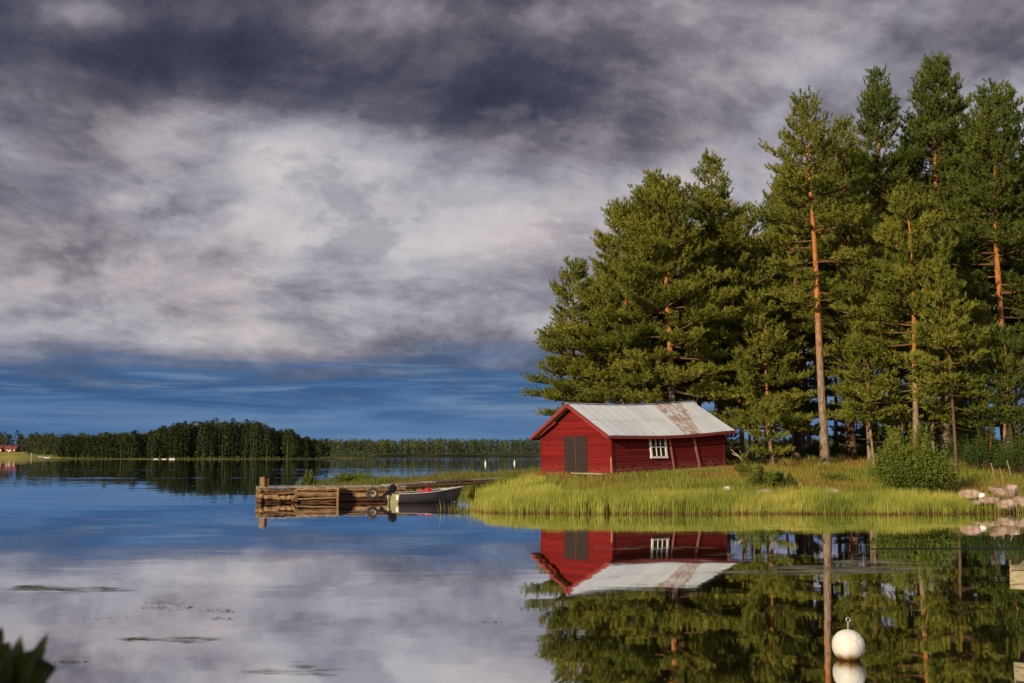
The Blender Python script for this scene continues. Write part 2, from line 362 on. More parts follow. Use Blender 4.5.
def water_mat():
    m, N, out = mat_new('lake_water')
    p = world_co(N); x, y, z = N.sep(p)
    fr = N.n('ShaderNodeFresnel'); fr.inputs['IOR'].default_value = 1.33
    fac = N.m('POWER', fr.outputs[0], .20)
    def nv(sx, sy, sc, det, off):
        q = N.v('ADD', N.v('MULTIPLY', p, (sx, sy, 1)), (off, off * 2, 0)); return N.v('SUBTRACT', N.noise(q, sc, det, .5, 0, True), (.5, .5, .5))
    fine = N.v('SCALE', nv(.55, 1.3, 2.2, 2, 3.), None, .0055)
    broad = N.v('SCALE', nv(.10, .45, 1.0, 2, 11.), None, .009)
    # light breeze streaks on the open lake, none in the lee of the grove
    sq = N.xyz(N.m('MULTIPLY', x, .006), N.m('MULTIPLY', N.m('LOGARITHM', N.m('MAXIMUM', y, 1.), 2.718), 7.0), 0.)
    stn = N.noise(sq, 1.5, 4, .6)
    streak = N.m('MULTIPLY', N.step(stn, .53, .66), N.step(y, 60, 130))
    breeze = N.v('SCALE', nv(.5, .5, 1.4, 2, 21.), None, N.m('ADD', .004, N.m('MULTIPLY', streak, .10)))
    breeze = N.v('SCALE', breeze, None, N.step(y, 45, 100))
    near = N.v('SCALE', nv(.25, 1.4, .9, 3, 31.), None, N.m('MULTIPLY', N.step(N.noise(N.v('MULTIPLY', p, (.05, .35, 1)), 1., 3), .5, .68), .012))
    tot = N.v('ADD', N.v('ADD', fine, broad), N.v('ADD', breeze, near))
    tx, ty, tz = N.sep(tot)
    nrm = N.v('NORMALIZE', N.xyz(tx, ty, 1.0))
    gl = N.n('ShaderNodeBsdfGlossy'); gl.inputs['Roughness'].default_value = .022; gl.inputs['Color'].default_value = (.97, .98, 1., 1)
    N.put(gl.inputs['Normal'], nrm)
    df = N.n('ShaderNodeBsdfDiffuse'); df.inputs['Color'].default_value = (.012, .011, .006, 1)
    mx = N.n('ShaderNodeMixShader'); N.put(mx.inputs[0], fac)
    N.t.links.new(df.outputs[0], mx.inputs[1]); N.t.links.new(gl.outputs[0], mx.inputs[2]); N.t.links.new(mx.outputs[0], out.inputs[0]); return m
M['water'] = water_mat()

# ------------------------------------------------------------------ terrain and water
SHED_C = at(612.5, 475, 59.0); SHED_TH = R(37); SHED_L = 8.8; SHED_W = 6.0
LAND = np.array([(-.9, 46.3), (2, 45.3), (8, 45.4), (14, 45.0), (20, 45.6), (27, 44.6), (40, 45), (80, 44), (95, 70), (90, 104), (55, 108), (30, 104),
                 (14, 98), (6, 93), (-1, 91), (-8, 89), (-13, 88), (-16.5, 85.8), (-14, 82.5), (-9, 79), (-4.5, 74), (-2.4, 66), (-1.1, 59), (-1.1, 53.5), (-.9, 49)], float)
def sdist(P, poly=LAND):
    """signed distance to polygon, positive inside"""
    P = np.asarray(P, float); dmin = np.full(len(P), 1e9); ins = np.zeros(len(P), bool)
    for a, b in zip(poly, np.roll(poly, -1, 0)):
        e = b - a; w = P - a; t = np.clip((w @ e) / (e @ e), 0, 1); q = w - t[:, None] * e
        dmin = np.minimum(dmin, np.hypot(q[:, 0], q[:, 1]))
        c = (a[1] > P[:, 1]) != (b[1] > P[:, 1])
        xx = a[0] + (P[:, 1] - a[1]) / (e[1] if abs(e[1]) > 1e-9 else 1e-9) * e[0]
        ins ^= c & (P[:, 0] < xx)
    return np.where(ins, dmin, -dmin)
def vnoise(P, s, seed=0):
    r = np.random.RandomState(seed); out = np.zeros(len(P))
    for k in range(7):
        a = r.uniform(0, 6.28); f = s * r.uniform(.5, 2.2); ph = r.uniform(0, 6.28)
        out += np.sin((P[:, 0] * math.cos(a) + P[:, 1] * math.sin(a)) * f + ph) / 3.2
    return out
def height(P):
    P = np.asarray(P, float); d = sdist(P) + .5 * vnoise(P, .9, 3)
    d = d + .0
    z = np.interp(d, [-3, -1, 0, 1.5, 4, 8, 13, 21, 30, 60], [-1.2, -.45, -.03, .12, .42, .82, 1.22, 1.78, 1.9, 1.9])
    z += .05 * vnoise(P, 1.7, 9) * np.clip(d / 3, 0, 1)
    lx = (P[:, 0] - SHED_C.x) * math.cos(SHED_TH) + (P[:, 1] - SHED_C.y) * math.sin(SHED_TH)
    ly = -(P[:, 0] - SHED_C.x) * math.sin(SHED_TH) + (P[:, 1] - SHED_C.y) * math.cos(SHED_TH)
    dd = np.hypot(np.maximum(np.maximum(-lx, lx - SHED_L), 0), np.maximum(np.maximum(-ly, ly - SHED_W), 0))
    w = np.clip(1 - dd / 4, 0, 1); w = w * w * (3 - 2 * w)
    return z * (1 - w) + w * (SHED_C.z - .02 + .035 * np.clip(lx, -1, SHED_L + 1))
def hz(x, y): return float(height(np.array([(x, y)]))[0])

xs = np.concatenate([np.arange(-24, 46, .45), np.arange(46, 100, 1.5)]); ys = np.arange(41, 112, .45)
GX, GY = np.meshgrid(xs, ys); P = np.stack([GX.ravel(), GY.ravel()], 1); Z = height(P)
mb = MB(); nx, ny = len(xs), len(ys); ii = (np.arange(ny - 1)[:, None] * nx + np.arange(nx - 1)[None]).ravel()
F = np.stack([ii, ii + 1, ii + nx + 1, ii + nx], 1)
keep = Z[F].max(1) > -.6
mb.add(np.column_stack([P, Z]), None, F[keep])
tag(mb.build('ground', M['ground'], smooth=True), kind='structure')
mb = MB(); mb.add([(-6000, -60, 0), (6000, -60, 0), (6000, 7000, 0), (-6000, 7000, 0)], None, [(0, 1, 2, 3)])
tag(mb.build('lake_water', M['water']), kind='structure')
# bank the photographer stands on (below the frame)
mb = MB(); nb = 26
bx = np.linspace(-7, 7, nb); by = np.linspace(-9, 2.2, nb); BX, BY = np.meshgrid(bx, by)
BZ = .75 - .9 * np.clip((BY - 1.1) / 1.1, 0, 1) ** 1.5 + .05 * np.sin(BX * 2.1) * np.cos(BY * 1.7) - .8 * np.clip((np.abs(BX) - 5.5) / 1.5, 0, 1)
ii = (np.arange(nb - 1)[:, None] * nb + np.arange(nb - 1)[None]).ravel()
mb.add(np.column_stack([BX.ravel(), BY.ravel(), BZ.ravel()]), None, np.stack([ii, ii + 1, ii + nb + 1, ii + nb], 1))
tag(mb.build('near_bank_ground', M['ground'], smooth=True), kind='structure')

def low_land(name, pts, h, mat=None):
    """low far-off land: rim at the water, raised middle"""
    pts = np.array(pts, float); c = pts.mean(0); m = len(pts); mb = MB()
    V = np.vstack([np.column_stack([pts, np.full(m, -.3)]), np.column_stack([c + (pts - c) * .97, np.full(m, h * .5)]), np.column_stack([c + (pts - c) * .7, np.full(m, h)]), [(*c, h)]])
    f4 = [(a + k * m, (a + 1) % m + k * m, (a + 1) % m + (k + 1) * m, a + (k + 1) * m) for k in (0, 1) for a in range(m)]
    f3 = [(2 * m + a, 2 * m + (a + 1) % m, 3 * m) for a in range(m)]
    mb.add(V, f3, f4); return tag(mb.build(name, mat or M['far_ground'], smooth=True), kind='structure')
def blobpoly(x0, x1, y0, y1, n=26, seed=0):
    r = random.Random(seed); return [((x0 + x1) / 2 + (x1 - x0) / 2 * math.cos(a) * r.uniform(.95, 1.05), (y0 + y1) / 2 + (y1 - y0) / 2 * math.copysign(abs(math.sin(a)) ** .45, math.sin(a)) * r.uniform(.96, 1.0)) for a in [2 * math.pi * k / n for k in range(n)]]
low_land('island_ground', blobpoly(-282, -108, 620, 720, 40, 1), .6)
low_land('headland_ground', blobpoly(-175, -95, 770, 900, 30, 4), 1.0)
M['far_field'] = principled('far_field', lambda N: N.ramp(N.noise(world_co(N), .03, 4, .6), [(.35, (.10, .12, .03)), (.55, (.26, .22, .05)), (.7, (.34, .22, .06))]), .95, .1)
low_land('far_left_land', blobpoly(-900, -225, 850, 1300, 40, 2), 4.9, M['far_field'])
low_land('far_shore_land', blobpoly(-1300, 2600, 1420, 5200, 60, 3), 6.0)

# ------------------------------------------------------------------ pines
def blades(c, d, n, l, w, spread, rs, tint, slen=.3):
    """c, d: (k,3) tuft positions and directions -> k*n thin triangles"""
    k = len(c); d = d / (np.linalg.norm(d, axis=1)[:, None] + 1e-9)
    c = np.repeat(c, n, 0); d = np.repeat(d, n, 0); m = k * n
    rv = rs.normal(size=(m, 3)); rv -= (rv * d).sum(1)[:, None] * d; rv /= np.linalg.norm(rv, axis=1)[:, None] + 1e-9
    ang = rs.uniform(spread[0], spread[1], m)[:, None]
    bd = d * np.cos(ang) + rv * np.sin(ang)
    base = c + d * (rs.uniform(0, slen, m)[:, None])
    sd = np.cross(bd, rs.normal(size=(m, 3))); sd /= np.linalg.norm(sd, axis=1)[:, None] + 1e-9
    L = rs.uniform(*l, m)[:, None]; W = rs.uniform(*w, m)[:, None]
    V = np.stack([base - sd * W / 2, base + sd * W / 2, base + bd * L], 1).reshape(-1, 3)
    F = np.arange(m * 3).reshape(-1, 3)
    T = np.repeat(np.clip(np.repeat(tint, n) + rs.uniform(-.12, .12, m), 0, 1), 3)
    return V, F, T

def make_pine(H, hb, Rr, r0, seed, shape=.8, dens=1., bend=.25, dark=False, bark_dark=False, top_up=44, keep_limbs=True, blade=1.0, low=0.75, opened=0.):
    rs = np.random.RandomState(seed)
    tk = MB(); cr = MB()
    nT = 14; tt = np.linspace(0, 1, nT); ph = rs.uniform(0, 6.28); ph2 = rs.uniform(0, 6.28)
    cx = bend * np.sin(tt * 2.6 + ph) - bend * math.sin(ph) + .12 * np.sin(tt * 8 + ph2) * tt; cy = bend * np.cos(tt * 2.2 + ph2) - bend * math.cos(ph2)
    pts = np.column_stack([cx, cy, tt * H * .985 - .25 * (tt == 0)])
    rad = r0 * (1 - tt * .97) ** .72; rad[0] *= 1.28
    tk.tube(pts, rad, 9, rough=.05, seed=seed)
    def axis(h): t = h / H; return np.array([np.interp(t, tt, cx), np.interp(t, tt, cy), h])
    TC = []; TD = []; TT = []
    h = hb
    while h < H - .25:
        t = (h - hb) / (H - hb)
        prof = (low + (1 - low) * min(1, t / .28)) * (1 - t ** (1 / shape)) ** .85 + .06
        nbv = rs.randint(4, 7); wr = rs.uniform(.74, 1.12)
        a0 = rs.uniform(0, 6.28)
        for b in range(nbv):
            if rs.rand() > (.93 if dens >= .9 else .8): continue
            a = a0 + b * 2 * math.pi / nbv + rs.uniform(-.35, .35)
            if t < .34 and math.sin(a) < -.35 and rs.rand() < opened: continue
            L = Rr * 1.12 * prof * wr * rs.uniform(.7, 1.2)
            if L < .25: L = .25
            pit = R(-6 + (top_up + 6) * t ** 1.3 + rs.uniform(-6, 8))
            n = 6; q = axis(h + rs.uniform(-.15, .15)); P_ = [q.copy()]; aa = a
            for k in range(n):
                pk = pit + R(20) * (k / n) ** 2 - R(5) * (1 - k / n)
                aa += rs.uniform(-.12, .12)
                q = q + L / n * np.array([math.cos(aa) * math.cos(pk), math.sin(aa) * math.cos(pk), math.sin(pk)]); P_.append(q.copy())
            P_ = np.array(P_)
            br = min(.018 * L + .012, .09) * (1 if L > .8 else .6)
            tk.tube(P_, np.linspace(br, br * .25, n + 1), 4, cap=False, tint=0.)
            ctint = rs.uniform(.25, .75)
            nl = max(3, int(L / .15 * dens)); us = np.sort(rs.uniform(.22 if L > 1.5 else .1, 1., nl)); us[-1] = 1.
            for i, u in enumerate(us):
                base = np.array([np.interp(u * n, range(n + 1), P_[:, j]) for j in range(3)])
                fw = P_[min(n, int(u * n) + 1)] - P_[min(n - 1, int(u * n))]; fw /= np.linalg.norm(fw) + 1e-9
                sd = np.cross(fw, (0, 0, 1.)); sd /= np.linalg.norm(sd) + 1e-9
                sg = rs.choice([-1, 1]) if u < .98 else 0
                dv = fw * rs.uniform(.5, 1.) + sd * sg * rs.uniform(.5, 1.1) + np.array([0, 0, rs.uniform(-.05, .3)])
                dv /= np.linalg.norm(dv)
                bl = (.30 * L * (1.05 - u) + rs.uniform(.25, .55)) * (1 if sg else .7)
                nt = max(2, int(bl / .17)); vv = np.linspace(.25, 1, nt)
                curve = np.outer(vv * bl, dv); curve[:, 2] += (vv * bl) ** 2 * .22
                TC.append(base + curve + rs.normal(size=(nt, 3)) * np.array([.08, .08, .055]))
                td = dv * .8 + rs.normal(size=(nt, 3)) * .38 + np.array([0, 0, .55 + .5 * t])
                TD.append(td); TT.append(np.full(nt, ctint) + rs.uniform(-.12, .12, nt))
        h += rs.uniform(.46, .78) * (1 if dens >= .8 else 1.3) * (.8 if t > .7 else 1)
    # leader shoots
    for k in range(10):
        TC.append(axis(H - .1 - .09 * k)[None] + rs.normal(size=(1, 3)) * .05); TD.append(np.array([[0, 0, 1.]]) + rs.normal(size=(1, 3)) * .3); TT.append(np.array([.5]))
    # dead stubs under the crown
    for k in range(rs.randint(5, 10)):
        hh = hb * rs.uniform(.45, 1.0); a = rs.uniform(0, 6.28); L = rs.uniform(.4, 1.7); q = axis(hh)
        e = q + L * np.array([math.cos(a), math.sin(a), rs.uniform(-.3, .1)]); mid = (q + e) / 2 + (0, 0, rs.uniform(-.1, .12))
        tk.tube([q, mid, e], [.025, .016, .006], 4, cap=False, tint=0.)
    c = np.vstack(TC); d = np.vstack(TD); tn = np.concatenate(TT)
    V, F, T = blades(c, d, 15, (.15 * blade, .28 * blade), (.04 * blade, .075 * blade), (.2, 1.1), rs, tn, .30)
    cr.add(V, F, None, T)
    return tk, cr

GROUP_BACK = 'shaded pines deep in the grove'
PROTO = []
def plant_pine(px, Y, top, crown_base, Rr, r0, label, seed, name='pine_tree', group=None, proto=True, **kw):
    X = at(px, 457, Y).x; zb = hz(X, Y); H = at(px, top + 9, Y).z - zb; hb = at(px, crown_base, Y).z - zb
    e = empty(name, (X, Y, zb), 0, label, 'tree', group)
    dk = kw.get('dark'); bd = kw.pop('bark_dark', False)
    tk, cr = make_pine(H, hb, Rr, r0, seed, **kw)
    a = tk.build('trunk', M['bark_dark'] if bd else M['bark'], e, smooth=True)
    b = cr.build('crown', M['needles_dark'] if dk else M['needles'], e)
    if proto: PROTO.append((e, a, b, H, hb, Rr))
    return e
# px, depth, top row, lowest crown row, radius, trunk radius
plant_pine(672, 69, 172, 392, 4.6, .27, 'broad bushy pine above the middle of the shed roof, orange forked limbs near its top', 11, shape=.62, bend=.3, low=.85, opened=.35)
plant_pine(722, 72, 152, 395, 3.9, .25, 'tall pine behind the right end of the shed roof, highest of those above the shed', 12, shape=.7, opened=.35)
plant_pine(622, 71, 196, 395, 4.0, .22, 'rounded pine behind the ridge of the shed at its door end', 13, shape=.6, low=.9)
plant_pine(578, 73, 252, 412, 2.7, .2, 'shorter dense pine at the outer left edge of the grove, branches hanging to the shed', 14, shape=.72, low=.95)
plant_pine(650, 79, 176, 390, 4.0, .22, 'pine crown filling in just behind the broad pine above the shed', 15, shape=.6, bark_dark=True)
plant_pine(756, 73, 236, 398, 3.3, .19, 'lower pine beside the right gable of the shed, under the notch of open sky', 16, shape=.62, low=.8)
plant_pine(825, 66, 90, 300, 3.6, .27, 'tall pine with a long bare pale trunk that turns bright orange higher up', 17, shape=.66, dens=.85, bend=.22, low=.55, opened=.75)
plant_pine(852, 72, 112, 330, 3.0, .33, 'pine with a thick dark leaning trunk just right of the bare pale one', 18, shape=.7, bark_dark=True, low=.6, bend=.4, opened=.4)
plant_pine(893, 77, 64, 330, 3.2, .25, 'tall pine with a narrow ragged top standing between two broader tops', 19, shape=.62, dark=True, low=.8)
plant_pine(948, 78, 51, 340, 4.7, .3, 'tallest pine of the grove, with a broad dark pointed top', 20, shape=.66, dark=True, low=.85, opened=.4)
plant_pine(915, 63, 180, 392, 3.5, .19, 'middle-sized pine in front of the tallest one, light green with a straight orange trunk', 21, shape=.8, low=.85, dens=1.05, opened=.75)
plant_pine(956, 60, 250, 405, 2.4, .095, 'small slim pine with layered branches and a thin pale trunk behind the big green bush', 22, shape=.8, low=.85, opened=.3, bark_dark=True)
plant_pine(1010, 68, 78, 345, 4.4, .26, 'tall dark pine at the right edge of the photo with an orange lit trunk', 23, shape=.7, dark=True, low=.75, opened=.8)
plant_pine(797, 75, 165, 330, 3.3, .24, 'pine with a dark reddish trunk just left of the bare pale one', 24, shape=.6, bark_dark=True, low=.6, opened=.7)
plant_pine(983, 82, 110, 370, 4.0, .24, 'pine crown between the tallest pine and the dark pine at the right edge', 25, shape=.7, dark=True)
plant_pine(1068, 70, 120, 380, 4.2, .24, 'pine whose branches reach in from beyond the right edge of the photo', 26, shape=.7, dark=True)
plant_pine(775, 62.5, 398, 452, 1.1, .05, 'knee-thin young pine beside the right gable wall of the shed', 27, shape=.9, name='young_pine', proto=False)
plant_pine(700, 80, 232, 400, 3.6, .2, 'pine filling the gap between the two high crowns above the shed', 28, shape=.65)
plant_pine(598, 80, 262, 400, 3.2, .18, 'pine half hidden behind the outer left one, a little taller than it', 29, shape=.65)
plant_pine(870, 69, 215, 385, 3.0, .15, 'slender pine between the dark leaning trunk and the light green middle-sized pine', 30, shape=.75, low=.8)
plant_pine(744, 71.5, 312, 420, 2.3, .11, 'small pine showing just behind the right end of the shed roof', 31, shape=.85, low=.9)
plant_pine(1003, 61, 325, 425, 2.2, .1, 'small dark pine low in front of the trunk at the right edge', 32, shape=.85, low=.9, dark=True)
plant_pine(771, 68, 286, 426, 2.4, .11, 'bushy lower pine between the shed and the bare pale trunk', 33, shape=.8, low=.9)
plant_pine(803, 80, 292, 415, 3.0, .13, 'pine crown showing low behind the bare pale trunk', 34, shape=.7, low=.9)
plant_pine(874, 64.5, 322, 420, 2.1, .09, 'small light green pine above the left shoulder of the big green bush', 35, shape=.85, low=.9)
plant_pine(934, 67, 318, 418, 2.6, .11, 'small pine between the light green middle-sized pine and the slim one', 36, shape=.85, low=.9)
plant_pine(980, 66, 300, 424, 2.6, .12, 'small dark pine between the slim pine and the orange trunk at the right edge', 37, shape=.85, low=.9)
BACKP = []
for q, (bh, sd_) in enumerate(((.50, 91), (.42, 92), (.58, 93))):
    tk, cr = make_pine(20, 20 * bh, 3.0, .19, sd_, shape=.65, bend=.35, low=.7)
    BACKP.append((tk.build('trunk', M['bark']), cr.build('crown', M['needles'])))
# shaded trees further in: copies share mesh data
k = 0
rb = random.Random(5)
for i in range(46):
    px = 640 + (1110 - 640) * ((i * .618) % 1.0); Y = 80 + 21 * ((i * .377) % 1.0)
    top = rb.uniform(205, 300) if px < 770 else rb.uniform(130, 260)
    if 745 < px < 785: top = rb.uniform(262, 330)
    if px < 665: top = max(top, 255)
    X = at(px, 455, Y).x
    if sdist([(X, Y)])[0] < 2: continue
    zb = hz(X, Y); H = at(px, top, Y).z - zb
    if i % 5 == 4: continue
    src = BACKP[i % 3]; s = H / 20; e = empty('pine_tree', (X, Y, zb), rb.uniform(0, 6.28), 'slim shaded pine standing deep in the grove, its bare trunk seen between the front trunks', 'tree', GROUP_BACK)
    e.scale = (min(1.1, s * rb.uniform(.8, 1.05)),) * 2 + (s,)
    for prt in src:
        if prt.parent is None: prt.parent = e
        else: c = prt.copy(); COL.objects.link(c); c.parent = e

# young evergreens filling the shade under the crowns
src_y = None
for i in range(30):
    px = 735 + 12.2 * i + rb.uniform(-6, 6); Y = rb.uniform(76, 100); X = at(px, 455, Y).x
    if sdist([(X, Y)])[0] < 1.5 or (i % 9 == 4) or (px < 885 and i % 3): continue
    H = rb.uniform(2.6, 6.2); zb = hz(X, Y)
    if src_y is None:
        e = empty('young_spruce', (X, Y, zb), 0, 'young evergreen in the shade under the pines, branches down to the ground', 'tree', 'young evergreens under the pines')
        tk, cr = make_pine(5.0, .25, 1.5, .06, 77, shape=.95, low=1., dens=1.1, top_up=40, blade=1.15); a = tk.build('trunk', M['bark'], e); b = cr.build('crown', M['needles'], e); src_y = (e, a, b); e.scale = (H / 5,) * 3; continue
    e = empty('young_spruce', (X, Y, zb), rb.uniform(0, 6.28), 'young evergreen in the shade under the pines, branches down to the ground', 'tree', 'young evergreens under the pines')
    e.scale = (H / 5 * rb.uniform(.9, 1.4),) * 2 + (H / 5,)
    for prt in src_y[1:]: c = prt.copy(); COL.objects.link(c); c.parent = e

# ------------------------------------------------------------------ far woods (too many and too small to count)
def wood(name, spots, mat, ntri, tri, label, seed, trunks=False, hr=(17, 23), cr=2.6, cb=.25):
    rs = np.random.RandomState(seed); mb = MB()
    for (x, y, z, hs) in spots:
        H = rs.uniform(*hr) * hs * rs.choice([.88, .95, 1., 1.0, 1.03]); Rr = cr * rs.uniform(.6, 1.45); kind = rs.rand()
        t = rs.uniform(0, 1, ntri) ** (1.0); cbb = cb * rs.uniform(.6, 1.6); hh = H * (cbb + (1 - cbb) * t)
        pr = (1 - t) ** .75 if kind < .35 else np.sqrt(np.clip(1 - (t * 1.0) ** 2.2, 0, 1)) * (.55 + .45 * np.minimum(1, t / .3))
        a = rs.uniform(0, 6.28, ntri); rr = Rr * pr * np.sqrt(rs.uniform(.2, 1, ntri))
        c = np.column_stack([x + rr * np.cos(a), y + rr * np.sin(a), z + hh])
        dv = np.column_stack([np.cos(a), np.sin(a), rs.uniform(.1, 1., ntri)])
        tn = np.full(ntri, rs.uniform(.15, .85))
        V, F, T = blades(c, dv, 1, (tri * .8, tri * 1.5), (tri * .35, tri * .75), (0, .8), rs, tn, .2)
        mb.add(V, F, None, T)
        if trunks: mb.tube([(x, y, z - .3), (x + rs.uniform(-.3, .3), y, z + H * .7)], [.24, .1], 3, cap=False, tint=1.)
    return tag(mb.build(name, mat), label, 'woodland', None, 'stuff')
rs = np.random.RandomState(3)
isl = np.array(blobpoly(-276, -114, 632, 712, 30, 1))
sp = []
while len(sp) < 520:
    x, y = rs.uniform(-282, -108), 630 + 80 * rs.rand() ** 1.3
    if sdist([(x, y)], isl)[0] < 1: continue
    px = 512 + x / y * FPX
    hs = np.interp(px, [85, 110, 150, 165, 190, 240, 262, 275, 290, 300, 312], [.60, .66, .72, .88, 1.0, 1.02, 1.0, .8, .82, .66, .52]) * rs.uniform(.93, 1.04)
    sp.append((x, y, .4, hs))
wood('island_woodland', sp, M['far_needles'], 380, .95, 'dense dark woodland covering the low island across the lake', 1, True, (19, 22), 3.3, .07)
sp = []
for i in range(620):
    y = 880 + 220 * rs.rand() ** 1.5; px = rs.uniform(-60, 150); x = (px - 512) / FPX * y
    if px < 32 and y < 1000: continue
    sp.append((x, y, 2.0 if y < 930 else 4.6, rs.uniform(.78, .96) * np.interp(px, [-60, 18, 25, 118], [1.12, 1.08, .9, .92])))
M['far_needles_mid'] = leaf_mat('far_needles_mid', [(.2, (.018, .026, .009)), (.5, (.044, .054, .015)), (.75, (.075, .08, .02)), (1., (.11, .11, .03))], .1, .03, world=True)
wood('left_shore_woodland', sp, M['far_needles_mid'], 170, 1.5, 'dark wood along the far left shore behind the red cottage', 2, True, (17, 21), 3.6, .05)
sp = []
for i in range(2600):
    y = 1470 + 260 * rs.rand() ** 1.4; px = rs.uniform(225, 1120); x = (px - 512) / FPX * y
    sp.append((x, y, 2.5, rs.uniform(.9, 1.06)))
wood('far_shore_woodland', sp, M['far_needles_pale'], 50, 2.3, 'long even belt of pale green woodland along the far shore', 3, False, (18, 22), 3.4, .1)
sp = []
for i in range(38):
    x, y = rs.uniform(-165, -105), rs.uniform(785, 850); sp.append((x, y, .6, rs.uniform(.12, .3)))
wood('headland_scrub', sp, M['far_needles_pale'], 60, 1.2, 'low scrub on the flat headland beyond the island', 4, False, (17, 21), 4.0, .0)

# ------------------------------------------------------------------ reeds and grasses
def grass(name, n, box, rng, hr, wr, mat, label, seed, segs=2, lean=.25, clump=0., dens=None, cat='grass', zmin=-.25):
    rs = np.random.RandomState(seed); P_ = np.zeros((0, 2))
    while len(P_) < n:
        q = np.column_stack([rs.uniform(box[0], box[1], n * 2), rs.uniform(box[2], box[3], n * 2)])
        d = sdist(q) + .22 * vnoise(q, 2.2, seed + 1) + .14 * vnoise(q, 7., seed + 2); k = (d > rng[0]) & (d < rng[1])
        if dens is not None: k &= rs.rand(len(q)) < dens(q, d)
        P_ = np.vstack([P_, q[k]])
    P_ = P_[:n]
    z = np.maximum(height(P_), zmin)
    lx = (P_[:, 0] - SHED_C.x) * math.cos(SHED_TH) + (P_[:, 1] - SHED_C.y) * math.sin(SHED_TH); ly = -(P_[:, 0] - SHED_C.x) * math.sin(SHED_TH) + (P_[:, 1] - SHED_C.y) * math.cos(SHED_TH)
    ok = ~((lx > -.1) & (lx < SHED_L + .1) & (ly > -.1) & (ly < SHED_W + .1)); P_ = P_[ok]; z = z[ok]; n = len(P_)
    nearshed = ((lx > -2.5) & (lx < SHED_L + 1) & (ly > -2.5) & (ly < SHED_W + 1))[ok]
    H = rs.uniform(*hr, n) * (1 + clump * vnoise(P_, 1.3, seed + 5) + clump * .9 * vnoise(P_, 6.5, seed + 15)); H = np.where(nearshed, np.minimum(H, .28), H)
    H = np.where((P_[:, 0] > 18.6) & (P_[:, 1] < 50) & (name == 'meadow_grass'), H * .4, H); H = np.maximum(H, .06)
    a = rs.uniform(0, 6.28, n); w = rs.uniform(*wr, n)
    sd = np.column_stack([np.cos(a), np.sin(a) * .5, np.zeros(n)]) * w[:, None]
    la = rs.uniform(0, 6.28, n); ln = np.column_stack([np.cos(la), np.sin(la), np.zeros(n)]) * (H * rs.uniform(0, lean, n))[:, None]
    b = np.column_stack([P_, z - .03]); up = np.zeros((n, 3)); up[:, 2] = H
    p1 = b + up * .5 + ln * .25; p2 = b + up * .97 + ln
    V = np.stack([b - sd / 2, b + sd / 2, p1 + sd * .42, p1 - sd * .42, p2], 1).reshape(-1, 3)
    o = np.arange(n)[:, None] * 5
    F4 = o + np.array([[0, 1, 2, 3]]); F3 = o + np.array([[3, 2, 4]])
    T = np.repeat(np.clip(.5 + .3 * vnoise(P_, .8, seed + 8) + rs.uniform(-.42, .42, n), 0, 1), 5)
    mb = MB(); mb.add(V, F3, F4, T)
    return tag(mb.build(name, mat), label, cat, None, 'stuff')
grass('shore_reeds', 62000, (-4, 34, 43.5, 50), (-.6, 2.9), (.34, .84), (.010, .024), M['reeds'], 'bright yellow-green reeds standing in the shallow water along the near shore', 41, lean=.22, clump=.08,
      dens=lambda q, d: (q[:, 1] < 51) * np.where(q[:, 0] > 18.9, .10, 1.) * np.clip(.72 + .45 * vnoise(q, 5.5, 77), .08, 1), cat='reeds')
grass('straggling_reeds', 900, (-3, 23, 41.5, 50), (-2.4, -.45), (.35, .8), (.010, .02), M['reeds'], 'single thin reeds straggling out into the water in front of the reed bed', 46, lean=.4, cat='reeds', zmin=-.12,
      dens=lambda q, d: np.clip(.25 + .5 * vnoise(q, 1.6, 78), .02, 1) * np.clip(1.25 + d / 2, .1, 1))
grass('inlet_reeds', 16000, (-4.2, 3.5, 48.5, 64), (-.45, 3.2), (.45, .78), (.014, .03), M['reeds'], 'green reeds round the boat landing between jetty and shed', 42, lean=.2, clump=.15, cat='reeds')
grass('meadow_grass', 90000, (-3, 42, 47, 72), (2.2, 26), (.16, .48), (.012, .03), M['meadow'], 'rough summer grass on the bank round the shed and under the pines', 43, lean=.5, clump=.3,
      dens=lambda q, d: np.clip(1.15 - d / 30 + .25 * vnoise(q, 1.1, 70), .1, 1))
M['heath'] = leaf_mat('heath', [(.25, (.10, .11, .02)), (.42, (.26, .17, .04)), (.55, (.40, .17, .045)), (.75, (.34, .11, .04))], .3, .7, tw=.4, world=True)
grass('heath', 15000, (9, 29, 60, 70), (13, 25), (.12, .32), (.015, .035), M['heath'], 'rust coloured heath and needles in the sun at the feet of the pines', 47, lean=.7, clump=.4, dens=lambda q, d: np.clip(.35 + .7 * vnoise(q, .9, 79), .0, 1), cat='heath')
grass('spit_grass', 46000, (-20, 6, 66, 96), (-.5, 11), (.22, .56), (.02, .05), M['spit'], 'olive and rust coloured grass on the low spit behind the jetty', 44, lean=.35, clump=.3)
grass('grove_floor_grass', 22000, (8, 60, 68, 104), (3, 30), (.2, .6), (.03, .07), M['meadow'], 'sparse heath grass on the shaded floor of the pine grove', 45, lean=.5, clump=.3)

